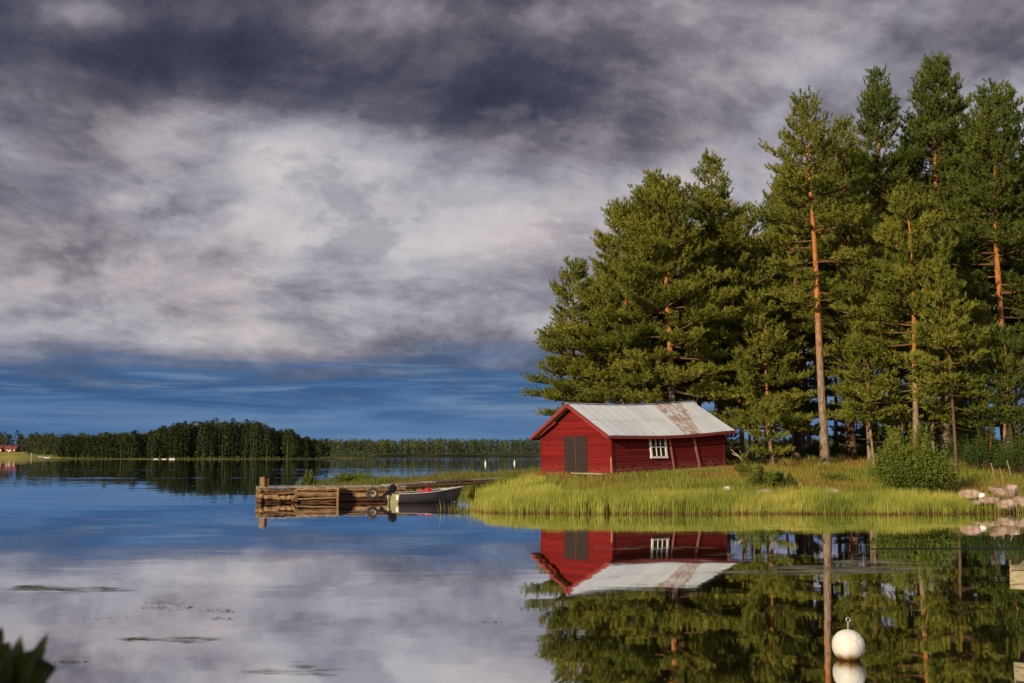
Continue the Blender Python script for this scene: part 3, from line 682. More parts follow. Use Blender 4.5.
# ------------------------------------------------------------------ shrubs
def make_shrub(name, loc, rx, ry, h, nst, nlv, mat, label, seed, leaf=(.06, .12), group=None, lw=.55, cat='shrub', shoots=0):
    rs = np.random.RandomState(seed); e = empty(name, loc, 0, label, cat, group)
    st = MB(); lf = MB(); C_ = []; D_ = []
    for i in range(nst):
        a = rs.uniform(0, 6.28); k = rs.uniform(.1, 1) ** .6; zz = h * math.sqrt(max(.04, 1 - (k * .96) ** 2)) * rs.uniform(.55, 1.06)
        tall = i < shoots
        if tall: k *= .6; zz = h * rs.uniform(1.02, 1.22)
        end = np.array([rx * k * math.cos(a), ry * k * math.sin(a), zz]); base = np.array([rx * .12 * math.cos(a), ry * .12 * math.sin(a), -.05])
        mid = base * .4 + end * .6 + np.array([0, 0, h * .12]); u = np.linspace(0, 1, 7)[:, None]
        pts = (1 - u) ** 2 * base + 2 * u * (1 - u) * mid + u ** 2 * end
        st.tube(pts, np.linspace(.018, .005, 7), 4, cap=False)
        m = int(nlv / nst * (.45 if tall else 1)); uu = rs.uniform(.2, 1, m) ** .7
        c = np.column_stack([np.interp(uu, u[:, 0], pts[:, j]) for j in range(3)]) + rs.normal(size=(m, 3)) * np.array([rx, ry, h]) * (.03 if tall else .075)
        c[:, 2] = np.abs(c[:, 2]) + .02
        C_.append(c); D_.append(c / np.array([rx, ry, h]) * .6 + rs.normal(size=(m, 3)) * .7 + (0, 0, .3))
    c = np.vstack(C_); d = np.vstack(D_); d /= np.linalg.norm(d, axis=1)[:, None]; n = len(c)
    s = np.cross(d, rs.normal(size=(n, 3))); s /= np.linalg.norm(s, axis=1)[:, None]; L = rs.uniform(*leaf, n)[:, None]
    V = np.stack([c, c + d * L * .5 + s * L * lw * .5, c + d * L, c + d * L * .5 - s * L * lw * .5], 1).reshape(-1, 3)
    V = V + 0
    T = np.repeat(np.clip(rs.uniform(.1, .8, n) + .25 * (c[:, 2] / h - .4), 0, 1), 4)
    lf.add(V, None, np.arange(n * 4).reshape(-1, 4), T)
    st.build('stems', M['bark_dark'], e); lf.build('foliage', mat, e); return e
def shrub_at(px, py, Y, *a, **k):
    X = at(px, py, Y).x; return make_shrub(k.pop('name', 'shrub'), (X, Y, hz(X, Y) - .02), *a, **k)
shrub_at(912, 492, 50.5, 2.0, 1.6, 2.7, 130, 26000, M['leaves'], 'big rounded green bush at the water line right of the bare-trunked pine', 1, shoots=16, leaf=(.07, .13))
shrub_at(762, 484, 53, .75, .7, 1.0, 34, 3600, M['leaves'], 'small leafy bush on the bank in front of the young pine', 2, shoots=5)
shrub_at(782, 484, 53.5, .7, .6, .7, 24, 2200, M['leaves_dark'], 'low dark bush just right of the small leafy bush', 3)
shrub_at(744, 476, 57, .5, .5, 1.1, 20, 1500, M['leaves'], 'sprig-like bush by the dead branch at the shed end', 4, shoots=4)
shrub_at(833, 481, 55, 1.0, .6, .55, 26, 2200, M['leaves'], 'flat pale shrub on the bank below the bare pale trunk', 5)
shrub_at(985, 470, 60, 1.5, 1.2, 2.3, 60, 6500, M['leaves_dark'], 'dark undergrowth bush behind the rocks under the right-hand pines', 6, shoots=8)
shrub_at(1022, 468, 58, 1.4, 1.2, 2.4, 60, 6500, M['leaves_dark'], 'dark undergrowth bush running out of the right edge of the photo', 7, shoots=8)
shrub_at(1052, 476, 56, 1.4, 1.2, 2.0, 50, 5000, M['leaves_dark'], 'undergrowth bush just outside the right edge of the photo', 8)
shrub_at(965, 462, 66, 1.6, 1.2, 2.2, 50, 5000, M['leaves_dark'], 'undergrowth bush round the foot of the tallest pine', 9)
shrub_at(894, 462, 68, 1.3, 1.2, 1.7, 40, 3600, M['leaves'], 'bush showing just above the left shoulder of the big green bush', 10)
shrub_at(309, 487, 84.5, .6, .6, 1.0, 26, 1800, M['leaves'], 'lone bush at the tip of the grassy spit behind the jetty post', 11, leaf=(.09, .16), shoots=6)
shrub_at(352, 487, 84.5, 2.0, 1.2, .85, 36, 2600, M['leaves'], 'spreading bush on the spit behind the jetty', 12, leaf=(.09, .16))
for i in range(16):
    px = 742 + 22 * i + rb.uniform(-8, 8); Y = rb.uniform(80, 98); X = at(px, 455, Y).x
    if sdist([(X, Y)])[0] < 1: continue
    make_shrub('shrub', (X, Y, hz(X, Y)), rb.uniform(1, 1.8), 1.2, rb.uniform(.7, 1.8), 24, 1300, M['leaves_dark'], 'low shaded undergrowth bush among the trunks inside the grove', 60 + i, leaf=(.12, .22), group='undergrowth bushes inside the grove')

# ------------------------------------------------------------------ the red shed
shed = empty('boat_shed', SHED_C, SHED_TH, 'old red wooden shed with grey tin roof and rust patch on the grassy bank', 'shed')
shed.rotation_euler = (0, R(-2.3), SHED_TH)
L_, W_, HW, RISE = SHED_L, SHED_W, 2.2, 1.62
sag = lambda x: .10 * math.sin(math.pi * min(1, max(0, x / L_)))
def wall_long(y, sgn):
    mb = MB(); r = random.Random(3 if sgn < 0 else 4); nrow = 15; bh = (HW + .3) / nrow
    for k in range(nrow):
        z0 = -.3 + k * bh; x = 0.
        cuts = sorted([0, L_] + [r.uniform(.1, .9) * L_ for _ in range(2)])
        for a, b in zip(cuts, cuts[1:]):
            t = r.uniform(.15, 1); dz = r.uniform(-.008, .008); ns = 6
            for q in range(ns):
                xa = a + (b - a) * q / ns; xb = a + (b - a) * (q + 1) / ns
                za, zb = z0 - sag(xa) * k / nrow * .6 + dz, z0 - sag(xb) * k / nrow * .6 + dz
                yo, yi = y + sgn * .028, y + sgn * .002
                mb.add([(xa, yo, za), (xb, yo, zb), (xb, yi, zb + bh + .012), (xa, yi, za + bh + .012), (xa, yi - sgn * .02, za), (xb, yi - sgn * .02, zb)], None,
                       [(0, 1, 2, 3), (4, 5, 1, 0)] if sgn < 0 else [(1, 0, 3, 2), (5, 4, 0, 1)], t)
    return mb
def wall_gable(x, sgn, hole=None):
    mb = MB(); r = random.Random(9); nrow = 27; top = HW + RISE; bh = (top + .3) / nrow
    for k in range(nrow):
        z0 = -.3 + k * bh; zc = z0 + bh
        def lim(z):
            if z <= HW: return 0., W_
            q = (z - HW) / RISE * W_ / 2; return min(q, W_ / 2), max(W_ - q, W_ / 2)
        (a0, b0), (a1, b1) = lim(z0), lim(zc)
        spans = [((a0, b0), (a1, b1))]
        if hole and z0 < hole[2] - .02:
            spans = [((a0, hole[0]), (a1, hole[0])), ((hole[1], b0), (hole[1], b1))]
        for (p0, p1), (q0, q1) in spans:
            t = r.uniform(.3, 1)
            xo, xi = x + sgn * .034, x + sgn * .001
            mb.add([(xo, p0, z0), (xo, p1, z0), (xi, q1, zc + .01), (xi, q0, zc + .01), (xi - sgn * .02, p0, z0), (xi - sgn * .02, p1, z0)], None,
                   [(1, 0, 3, 2), (5, 4, 0, 1)] if sgn < 0 else [(0, 1, 2, 3), (4, 5, 1, 0)], t)
    return mb
DY0, DY1, DH = 1.93, 3.92, 2.08
wall_gable(0, -1, (DY0, DY1, DH)).build('gable_wall', M['red_gable'], shed)
wall_gable(L_, 1).build('gable_wall', M['red_gable'], shed)
wall_long(0, -1).build('side_wall', M['red_side'], shed)
wall_long(W_, 1).build('side_wall', M['red_side'], shed)
# roof: two slopes of lapped tin sheets with standing ribs
OVG, OVE = .5, .34
def roof_slope(side):
    mb = MB(); r = random.Random(5); slope = RISE / (W_ / 2); nsh = 14; xa0 = -OVG; xw = (L_ + 2 * OVG + .12) / nsh
    for row, (v0, v1, lift) in enumerate([(0, 1.75, .03), (1.68, W_ / 2 + OVE, .012)]):
        for i in range(nsh):
            x0 = xa0 + i * xw; t = min(1., max(0., .55 + r.uniform(-.38, .42))); nsg = 8
            for q in range(nsg):
                u0 = x0 + xw * q / nsg; u1 = x0 + xw * (q + 1) / nsg
                def pt(u, v, k):
                    y = W_ / 2 - v if side < 0 else W_ / 2 + v
                    return (u, y, HW + RISE + .07 - slope * v - sag(u) * 1.3 + lift + (.022 if k % 2 == 0 else 0) + (.02 if k == 0 else 0))
                f = [(0, 1, 2, 3)] if side < 0 else [(1, 0, 3, 2)]
                # v grows towards the eave
                mb.add([pt(u0, v1, q), pt(u1, v1, q + 1), pt(u1, v0, q + 1), pt(u0, v0, q)], None, f, t)
    # underside boards
    def pu(u, v):
        y = W_ / 2 - v if side < 0 else W_ / 2 + v; return (u, y, HW + RISE + .02 - slope * v - sag(u) * 1.3)
    for i in range(12):
        u0 = -OVG + .02 + (L_ + 2 * OVG + .07) * i / 12; u1 = -OVG + .02 + (L_ + 2 * OVG + .07) * (i + 1) / 12; ve = W_ / 2 + OVE - .03
        mb.add([pu(u0, ve), pu(u1, ve), pu(u1, 0), pu(u0, 0)], None, [(3, 2, 1, 0)], .0)
    return mb
rf = roof_slope(-1); r2 = roof_slope(1); 
for v, t in zip(r2.v, r2.t): pass
o = rf.build('roof', M['roof'], shed); o2 = r2.build('roof', M['roof'], shed)
mb = MB()
for i in range(10):
    a = -OVG + (L_ + 2 * OVG + .12) * i / 10; b = -OVG + (L_ + 2 * OVG + .12) * (i + 1) / 10
    mb.beam((a, W_ / 2, HW + RISE + .125 - sag(a) * 1.3), (b, W_ / 2, HW + RISE + .125 - sag(b) * 1.3), .26, .025, tint=.8)
mb.build('ridge_cap', M['roof'], o)
slope = RISE / (W_ / 2)
for xx in (-OVG - .02, L_ + OVG + .14):     # barge boards
    for sg in (-1, 1):
        mb = MB(); ya = W_ / 2; yb = W_ / 2 + sg * (W_ / 2 + OVE)
        mb.beam((xx, ya, HW + RISE + .0), (xx, yb, HW + RISE - slope * (W_ / 2 + OVE) + .0), .035, .17, tint=.5)
        mb.build('barge_board', M['red_trim'], shed)
for yy in (-OVE - .01, W_ + OVE + .01):
    mb = MB()
    for i in range(8):
        a = -OVG + (L_ + 2 * OVG + .12) * i / 8; b = -OVG + (L_ + 2 * OVG + .12) * (i + 1) / 8; zz = HW + RISE - slope * (W_ / 2 + OVE) - .02
        mb.beam((a, yy, zz - sag(a) * 1.3), (b, yy, zz - sag(b) * 1.3), .03, .13)
    mb.build('eave_board', M['red_trim'], shed)
# soffit purlin and brace pole under the left verge
mb = MB(); mb.beam((-.28, W_ - .25, HW - .02), (-.28, W_ - 1.75, HW + .72), .07, .07); mb.build('brace', M['red_trim'], shed)
# door: two plank leaves, dark void behind
for a, b in ((DY0, (DY0 + DY1) / 2 - .012), ((DY0 + DY1) / 2 + .012, DY1)):
    mb = MB(); n = 6
    for i in range(n):
        y0 = a + (b - a) * i / n; y1 = a + (b - a) * (i + 1) / n; mb.box((-.045 - .004 * (i % 2), y0 + .004, -.02), (-.0, y1 - .004, DH - .01), tint=rnd.random())
    dl = mb.build('door_leaf', M['door'], shed)
mb = MB(); mb.box((-.052, (DY0 + DY1) / 2 - .012, 0), (-.046, (DY0 + DY1) / 2 + .012, DH), tint=1); mb.build('door_seam_strip', M['door_pale'], shed)
mb = MB(); mb.box((-.06, DY0 - .09, DH), (-.03, DY1 + .09, DH + .08)); mb.build('door_lintel', M['red_gable'], shed)
# corner boards
def corner(y, x, mat, z0, z1, w=.1, tint=.7):
    mb = MB(); mb.box((x - .045, y - .045, z0), (x + w, y + .04, z1), tint=tint); return mb.build('corner_board', mat, shed)
corner(-.0, -.0, M['red_side'], -.25, HW - .04)
corner(W_, 0, M['red_gable'], -.25, HW - .04)
corner(0, L_ - .06, M['red_side'], -.25, HW - .06)
mb = MB(); mb.box((-.062, -.05, .06), (-.047, .08, .95), jit=.006); mb.build('pale_corner_plank', M['red_post'], shed)
mb = MB(); mb.box((-.10, -.02, HW - .17), (-.05, .42, HW - .06)); mb.build('eave_block', M['pale_wood'], shed)
# window with white frame and six panes
wx, wz = 3.42, 1.36
we = Matrix.Translation((wx, -.035, wz)) @ Matrix(((1, 0, -.085, 0), (0, 1, 0, 0), (-.035, 0, 1, 0), (0, 0, 0, 1)))
ww, wh = 1.26, 1.22
mb = MB()
for a, b in (((-ww/2, -.06, -wh/2), (-ww/2+.115, .03, wh/2)), ((ww/2-.115, -.06, -wh/2), (ww/2, .03, wh/2)), ((-ww/2, -.062, wh/2-.12), (ww/2, .028, wh/2+.01)), ((-ww/2-.03, -.075, -wh/2-.01), (ww/2+.02, .028, -wh/2+.11))):
    mb.box(a, b, we)
wf = mb.build('window', M['white'], shed)
mb = MB()
iw, ih = ww - .23, wh - .23
for k in (1, 2): x = -iw/2 + iw * k / 3; mb.box((x-.013, -.045, -ih/2), (x+.028, .01, ih/2), we)
mb.box((-iw/2, -.043, -.022), (iw/2, .012, .024), we)
mb.build('glazing_bars', M['white'], wf)
mb = MB(); mb.box((-iw/2, -.004, -ih/2), (iw/2, .004, ih/2), we @ Matrix.Translation((0, .0, 0))); mb.build('window_pane', M['glass'], wf)
# leaning boards nailed on the wall
mb = MB(); mb.beam((4.28, -.06, HW - .22), (4.62, -.075, -.1), .11, .04, up=(0, 1, 0)); mb.build('wall_batten', M['red_post'], shed)
mb = MB(); mb.beam((6.2, -.06, HW - .25), (6.66, -.075, .05), .15, .04, up=(0, 1, 0)); mb.build('wall_batten', M['red_post'], shed)
# footing logs
mb = MB(); mb.beam((.0, .0, -.16), (L_, 0, -.05), .14, .2); mb.build('sill_beam', M['pale_wood'], shed)

mb = MB(); mb.beam((0, 0, 0), (2.5, .25, .02), .3, .05, tint=.8, jit=.01); o = mb.build('threshold_plank', M['pale_wood'])
Msh = shed.matrix_basis.copy(); q = Matrix.Translation(SHED_C) @ Matrix.Rotation(SHED_TH, 4, 'Z') @ Vector((-.42, .25, .05)); o.location = q; o.rotation_euler = (0, 0, SHED_TH + R(84))
tag(o, 'pale loose plank lying in the grass in front of the shed doors', 'plank')
# dead branch leaning at the shed end
mb = MB(); A = at(739, 456, 60); Bp = at(757, 466, 57.5); Bp.z = hz(Bp.x, Bp.y) + .02
def limb(mb, p, q, r0, r1, seed, n=7, w=.12):
    rs = np.random.RandomState(seed); p = np.array(p); q = np.array(q); u = np.linspace(0, 1, n)[:, None]; pts = p + (q - p) * u + rs.normal(size=(n, 3)) * w * .4 * np.sin(u * 3.14); mb.tube(pts, np.linspace(r0, r1, n), 6)
limb(mb, Bp, A, .09, .05, 1); limb(mb, (np.array(A) * .6 + np.array(Bp) * .4), np.array(A) + (-.4, .2, .35), .04, .02, 2); limb(mb, np.array(A) * .75 + np.array(Bp) * .25, np.array(A) + (.5, .1, .25), .04, .012, 3); limb(mb, A, np.array(A) + (-.35, .2, .12), .05, .02, 4)
tag(mb.build('dead_branch', M['grey_wood'], smooth=True), 'bare bleached dead branch leaning beside the right end of the shed', 'branch')

# ------------------------------------------------------------------ log jetty, walkway, boat
JA = onz(257.5, 503); JB = onz(398, 501.5)
jd = (JB - JA); JL = jd.length; JTH = math.atan2(jd.y, jd.x)
jet = empty('log_jetty', JA, JTH, 'weathered log crib jetty with a plank deck reaching out into the lake', 'jetty')
def log(mb_r, x0, x1, y, z, r, seed, tint, dz=0.):
    rs = np.random.RandomState(seed); n = 9; u = np.linspace(0, 1, n); pts = np.column_stack([x0 + (x1 - x0) * u, y + rs.normal(size=n) * .012, z + dz * u + rs.normal(size=n) * .012])
    mb = MB(); mb.tube(pts, r * (1 + rs.uniform(-.08, .08, n)), 9, tint=tint, rough=.06, seed=seed); return mb.build('log', M['log'], jet, smooth=False)
WJ = 2.9
# outer rough section
log(0, .02, 1.8, .16, .08, .09, 1, .0); log(0, -.08, 1.0, .02, .30, .125, 2, .85, -.03); log(0, .92, 1.95, .0, .22, .11, 12, 1., .02)
log(0, .05, 1.25, .10, .48, .09, 3, .15, -.03); log(0, 1.05, 1.9, .06, .45, .07, 13, .55, .05); log(0, -.03, .8, .04, .63, .06, 4, .7); log(0, .7, 1.8, .07, .62, .07, 14, .3, -.03)
# planked box section
log(0, 1.9, 3.85, -.02, .05, .06, 5, .1); log(0, 1.95, 3.9, -.10, .17, .045, 15, 1., .05); log(0, 1.85, 3.88, -.08, .39, .135, 6, .6, -.02); log(0, 2.3, 3.9, -.10, .56, .05, 16, .25, .02)
log(0, 1.9, 3.95, -.14, .64, .055, 8, 1.2, .03)
# recessed section behind tyre
log(0, 3.9, 7.2, .46, .08, .08, 9, .0); log(0, 4.7, 7.2, .40, .30, .11, 10, .9, -.04); log(0, 3.9, 7.3, .42, .45, .06, 17, .35, .02); log(0, 3.9, 7.4, .38, .60, .08, 11, .5)
# end logs of the crib running back
for k, z in enumerate((.12, .38, .60)):
    mb = MB(); mb.tube([(.08, -.05, z), (.05, 1.4, z), (.1, WJ, z + .02)], .10, 9, tint=.3 + .2 * k, rough=.08, seed=k); mb.build('cross_log', M['log'], jet)
for xx in (1.85, 3.92):
    mb = MB()
    for z in (.12, .36, .58): mb.tube([(xx, -.2, z), (xx, 1.5, z), (xx, WJ, z)], .085, 8, tint=.15 + z, rough=.05, seed=int(z * 50))
    mb.build('cross_log', M['log'], jet)
mb = MB(); mb.beam((1.65, -.09, .1), (1.98, -.12, .58), .12, .1, tint=.6, jit=.01); mb.build('brace', M['log'], jet)
mb = MB(); mb.beam((3.88, -.22, -.1), (3.9, -.24, .72), .09, .09, up=(0, 1, 0), tint=.9, jit=.01); mb.build('upright', M['log'], jet)
mb = MB(); mb.box((.1, .5, -.4), (7.2, WJ - .2, .5), tint=0); mb.build('shade_fill', M['rubber'], jet)  # crib fill coloured near-black to stand in for shade behind the logs
mb = MB(); r = random.Random(6); x = -.02
while x < 7.4:
    w = r.uniform(.16, .24); y0 = .0 + r.uniform(-.05, .05) + (.0 if x > 3.9 else -.12); mb.box((x, y0 + (.3 if x > 3.9 else 0), .715 + r.uniform(-.006, .006)), (x + w - .012, WJ + r.uniform(-.05, .05), .76 + r.uniform(-.008, .012)), tint=r.random()); x += w
mb.build('deck', M['deck'], jet)
mb = MB(); mb.beam((.22, .25, -.5), (.2, .22, 1.26), .22, .22, up=(0, 1, 0), tint=.9, jit=.012); mb.build('mooring_post', M['log'], jet)
mb = MB(); mb.beam((.43, .32, -.5), (.44, .32, 1.18), .16, .16, up=(0, 1, 0), tint=.6, jit=.012); mb.build('mooring_post', M['log'], jet)

wa = Vector(JB) ; wa = Vector((wa.x - .6, wa.y + 1.2, .80)); wb = at(498, 478.5, 65)
walk = empty('plank_walkway', wa, 0, 'long narrow plank walkway leading from the log jetty up to the grassy shore', 'walkway')
d = wb - wa
for s in (-.42, -.14, .14, .42):
    mb = MB(); n = Vector((-d.y, d.x, 0)).normalized() * s; 
    for k in range(3):
        a = d * (k / 3.0) + n; b = d * ((k + 1) / 3.0 + .01) + n; z = Vector((0, 0, rnd.uniform(-.015, .015) + .03 * (k == 1)))
        mb.beam(a + z, b + z, .25, .05, tint=rnd.uniform(.3, 1), jit=.01)
    mb.build('plank', M['deck'], walk)
for s in (-.5, .5):
    n = Vector((-d.y, d.x, 0)).normalized() * s; mb = MB()
    pts_ = [tuple(d * (k / 8) + n + Vector((0, 0, -.14 + rnd.uniform(-.02, .02)))) for k in range(9)]
    mb.tube(pts_, [.12 - .005 * k for k in range(9)], 8, tint=.75, rough=.06, seed=3); mb.build('log', M['log'], walk)
for k in (.25, .55, .85):
    mb = MB(); c = d * k; n = Vector((-d.y, d.x, 0)).normalized() * .6; mb.beam(c - n + Vector((0, 0, -.07)), c + n + Vector((0, 0, -.07)), .12, .1, tint=.4)
    for s in (-.5, .5): 
        q = c + n * s; mb.beam(q + Vector((0, 0, -1.3)), q + Vector((0, 0, -.05)), .12, .12, up=(0, 1, 0), tint=.4)
    mb.build('trestle', M['log'], walk)

# tyre fender hanging on the jetty
ty = onz(372.5, 503); tyr = bmesh.new()
mb = MB(); n, k = 28, 10
def torus(mb, R0, r, n=28, k=10, sx=1., tint=.5):
    V = []; F = []
    for i in range(n):
        a = 2 * math.pi * i / n
        for j in range(k):
            b = 2 * math.pi * j / k; q = R0 + r * math.cos(b); V.append((q * math.cos(a), r * sx * math.sin(b), q * math.sin(a)))
            F.append((i * k + j, i * k + (j + 1) % k, ((i + 1) % n) * k + (j + 1) % k, ((i + 1) % n) * k + j))
    mb.add(V, None, F, tint); return mb
tyr.free()
te = empty('tyre_fender', (ty.x, ty.y - .02, .47), JTH, 'old car tyre hung as a fender on the jetty beside the outboard motor', 'tyre')
torus(mb, .215, .085, sx=1.1).build('tyre', M['rubber'], te, smooth=True)
mb = MB(); torus(mb, .15, .03, sx=2.2).build('rim', M['pale_wood'], te, smooth=True)
mb = MB(); mb.tube([(0, 0, .28), (0, .1, .42)], .012, 5); mb.build('hanger', M['rope'], te)

# boat
st_ = onz(393, 503.2); BTH = R(33)
boat = empty('rowing_boat', (st_.x, st_.y, 0), BTH, 'dark grey open boat with pale rim moored between jetty and reeds', 'boat')
BL = 3.65
def hull_sections(off=0., ins=0.):
    rows = []
    for i in range(15):
        u = i / 14; x = u * BL * (1 - .0)
        half = .70 * (1 - max(0, (u - .35) / .65) ** 2.3) * (.93 + .07 * min(1, u / .3)) + .015
        top = .46 + .27 * u ** 2.2; keel = -.14 + .30 * max(0, (u - .75) / .25) ** 2
        half = max(.012, half - ins); row = []
        for j in range(7):
            v = j / 6; a = v * math.pi / 2
            row.append((x + (.10 * (1 - abs(0)) * 0) + .28 * max(0, (u - .8) / .2) * v ** 1.0 * (1), half * (math.sin(a) ** .55), keel + (top - keel) * (1 - math.cos(a) ** 1.1) * 1.0 if j < 6 else top))
        rows.append(row)
    return rows
def hull_mesh(ins, flip, zoff=0.):
    rows = hull_sections(ins=ins); V = []; F = []
    for row in rows:
        full = [(x, -y, z + zoff) for x, y, z in reversed(row)] + [(x, y, z + zoff) for x, y, z in row[1:]]; V += full
    m = 13
    for i in range(14):
        for j in range(12):
            q = (i * m + j, i * m + j + 1, (i + 1) * m + j + 1, (i + 1) * m + j); F.append(q[::-1] if flip else q)
    return V, F, rows
V, F, rows = hull_mesh(0, False); mb = MB(); mb.add(V, None, F); V2, F2, _ = hull_mesh(.03, True, .02); mb.add(V2, None, F2); mb.build('hull', M['hull'], boat, smooth=True)
r0 = rows[0]; poly = [(-.004, -y, z) for x, y, z in reversed(r0)] + [(-.004, y, z) for x, y, z in r0[1:]]
mb = MB(); mb.add(poly + [(.04, y, z) for _, y, z in poly] + [(-.004, 0, .25), (.04, 0, .25)], [(i, 26, i + 1) for i in range(12)] + [(12, 26, 0)] + [(13 + i + 1, 27, 13 + i) for i in range(12)] + [(13, 27, 25)]); tr = mb.build('transom', M['transom'], boat)
mb = MB()
for s in (-1, 1):
    mb.tube([(row[-1][0], s * row[-1][1], row[-1][2] + .01) for row in rows], .027, 6)
mb.build('gunwale', M['metal_pale'], boat, smooth=True)
mb = MB(); tx, _, tz = rows[-1][-1]
mb.add([(tx + .02, 0, tz + .035), (rows[11][-1][0], rows[11][-1][1], rows[11][-1][2] + .03), (rows[11][-1][0], -rows[11][-1][1], rows[11][-1][2] + .03), (tx + .02, 0, tz - .01), (rows[11][-1][0], rows[11][-1][1], rows[11][-1][2] - .0), (rows[11][-1][0], -rows[11][-1][1], rows[11][-1][2] - .0)], [(0, 1, 2), (3, 5, 4)], [(1, 4, 5, 2)]); mb.build('bow_deck', M['metal_pale'], boat)
for xx in (.9, 1.9, 2.8):
    mb = MB(); hw = np.interp(xx / BL, [i / 14 for i in range(15)], [r_[-1][1] for r_ in rows]) - .04; mb.box((xx, -hw, .33), (xx + .22, hw, .36), tint=.7); mb.build('bench', M['pale_wood'] if xx != 1.9 else M['navy'], boat)
mb = MB(); mb.box((-.012, .22, .30), (-.006, .30, .46)); mb.box((-.012, .34, .30), (-.006, .37, .42)); mb.build('registration_marks', M['white'], tr)
mb = MB(); mb.box((-.012, -.56, .18), (-.006, -.36, .40)); mb.build('registration_marks', M['white'], tr)
# motor
mo = empty('outboard_motor', (0, 0, 0), 0, 'black outboard motor tilted up on the stern of the grey boat', 'outboard motor')
mo.location = boat.location + Matrix.Rotation(BTH, 3, 'Z') @ Vector((-.08, .22, .53)); mo.rotation_euler = (0, R(52), BTH)
bm = bmesh.new(); bmesh.ops.create_cube(bm, size=1); bmesh.ops.scale(bm, vec=(.40, .30, .36), verts=bm.verts); bmesh.ops.translate(bm, vec=(-.05, 0, .26), verts=bm.verts)
for v in bm.verts:
    if v.co.z > .3: v.co.x = v.co.x * .82; v.co.y *= .8
bmesh.ops.bevel(bm, geom=bm.edges[:], offset=.06, segments=3, affect='EDGES')
me = bpy.data.meshes.new('cowling'); bm.to_mesh(me); bm.free(); me.materials.append(M['black']); o = bpy.data.objects.new('cowling', me); COL.objects.link(o); o.parent = mo
mb = MB(); mb.box((-.12, -.05, -.58), (.02, .05, .16)); mb.box((-.02, -.1, -.12), (.10, .1, .1)); mb.build('drive_leg', M['black'], mo)
mb = MB(); mb.tube([(.12, 0, .18), (.36, .02, .22), (.52, .03, .20)], [.03, .022, .03], 7); mb.build('tiller', M['black'], mo)
mb = MB(); mb.tube([(-.18, 0, -.55), (.04, 0, -.55)], [.05, .04], 8)
for k in range(3):
    a = k * 2.094; mb.add([(-.2, 0, -.55), (-.17, .14 * math.cos(a), -.55 + .11 * math.sin(a)), (-.22, .11 * math.cos(a + .6), -.55 + .14 * math.sin(a + .6))], [(0, 1, 2)])
mb.build('propeller', M['black'], mo)
# fuel can in the boat
def inboat(x, y, z): return boat.location + Matrix.Rotation(BTH, 3, 'Z') @ Vector((x, y, z))
cn = empty('fuel_can', inboat(2.02, .1, .37), BTH, 'bright red fuel can standing in the grey boat', 'fuel can')
bm = bmesh.new(); bmesh.ops.create_cube(bm, size=1); bmesh.ops.scale(bm, vec=(.30, .22, .30), verts=bm.verts); bmesh.ops.translate(bm, vec=(0, 0, .15), verts=bm.verts); bmesh.ops.bevel(bm, geom=bm.edges[:], offset=.045, segments=3, affect='EDGES')
me = bpy.data.meshes.new('can_body'); bm.to_mesh(me); bm.free(); me.materials.append(M['red_plastic']); o = bpy.data.objects.new('can_body', me); COL.objects.link(o); o.parent = cn
mb = MB(); mb.tube([(-.1, 0, .29), (-.09, 0, .36), (.07, 0, .36), (.09, 0, .29)], .018, 6); mb.build('handle', M['red_plastic'], cn)
mb = MB(); mb.tube([(.0, .06, .29), (0, .06, .34)], .03, 8); mb.build('cap', M['black'], cn)
mb = MB(); rs_ = np.random.RandomState(3)
bm = bmesh.new(); bmesh.ops.create_icosphere(bm, subdivisions=3, radius=.17)
for v in bm.verts: v.co = Vector((v.co.x * 1.2, v.co.y, v.co.z * .6)) * (1 + .18 * math.sin(v.co.x * 31 + v.co.y * 17) * math.cos(v.co.z * 23))
me = bpy.data.meshes.new('life_vest'); bm.to_mesh(me); bm.free(); me.materials.append(M['green_plastic']); o = bpy.data.objects.new('boat_cover_bundle', me); COL.objects.link(o); o.location = inboat(1.98, .48, .44)
tag(o, 'dark green rolled cloth bundle next to the red fuel can', 'bundle')
mb = MB(); torus(mb, .12, .035, 18, 8); o = mb.build('rope_coil', M['red_plastic'], smooth=True); o.location = inboat(1.62, .2, .5); tag(o, 'small faded red ring lying left of the red fuel can', 'ring')
# mooring line from bow down into reeds
p0 = inboat(BL + .2, 0, .62); mb = MB(); mb.tube([tuple(p0), tuple(p0 + Vector((-.25, -.15, -.3))), tuple(p0 + Vector((-.6, -.3, -.6)))], .012, 5); tag(mb.build('bow_line', M['pale_wood']), 'thin pale line hanging from the bow of the grey boat', 'rope')

# ------------------------------------------------------------------ rocks
def rock(px, py, Y, sx, sy, sz, seed, label, mat='rock', rot=0., name='rock', zoff=None):
    X = at(px, py, Y).x; z = at(px, py, Y).z if zoff is None else zoff
    bm = bmesh.new(); bmesh.ops.create_icosphere(bm, subdivisions=4, radius=1.); r = np.random.RandomState(seed); K = r.normal(size=(9, 3)); K /= np.linalg.norm(K, axis=1)[:, None]; D = r.uniform(.74, .98, 9)
    W2 = r.normal(size=(6, 3)) * 3; ph = r.uniform(0, 6.28, 6)
    for v in bm.verts:
        p = np.array(v.co); m = 1.
        for k_, d_ in zip(K, D):
            q = p @ k_
            if q > d_: p = p - k_ * (q - d_) * .7
        p = p * (1 + .025 * np.sin(W2 @ p + ph).sum()); v.co = (p[0] * sx, p[1] * sy, p[2] * sz)
    me = bpy.data.meshes.new(name); bm.to_mesh(me); bm.free(); me.materials.append(M[mat])
    for p in me.polygons: p.use_smooth = True
    o = bpy.data.objects.new(name, me); COL.objects.link(o); o.location = (X, Y, z); o.rotation_euler = (0, R(rot), r.uniform(-.4, .4)); return tag(o, label, 'rock')
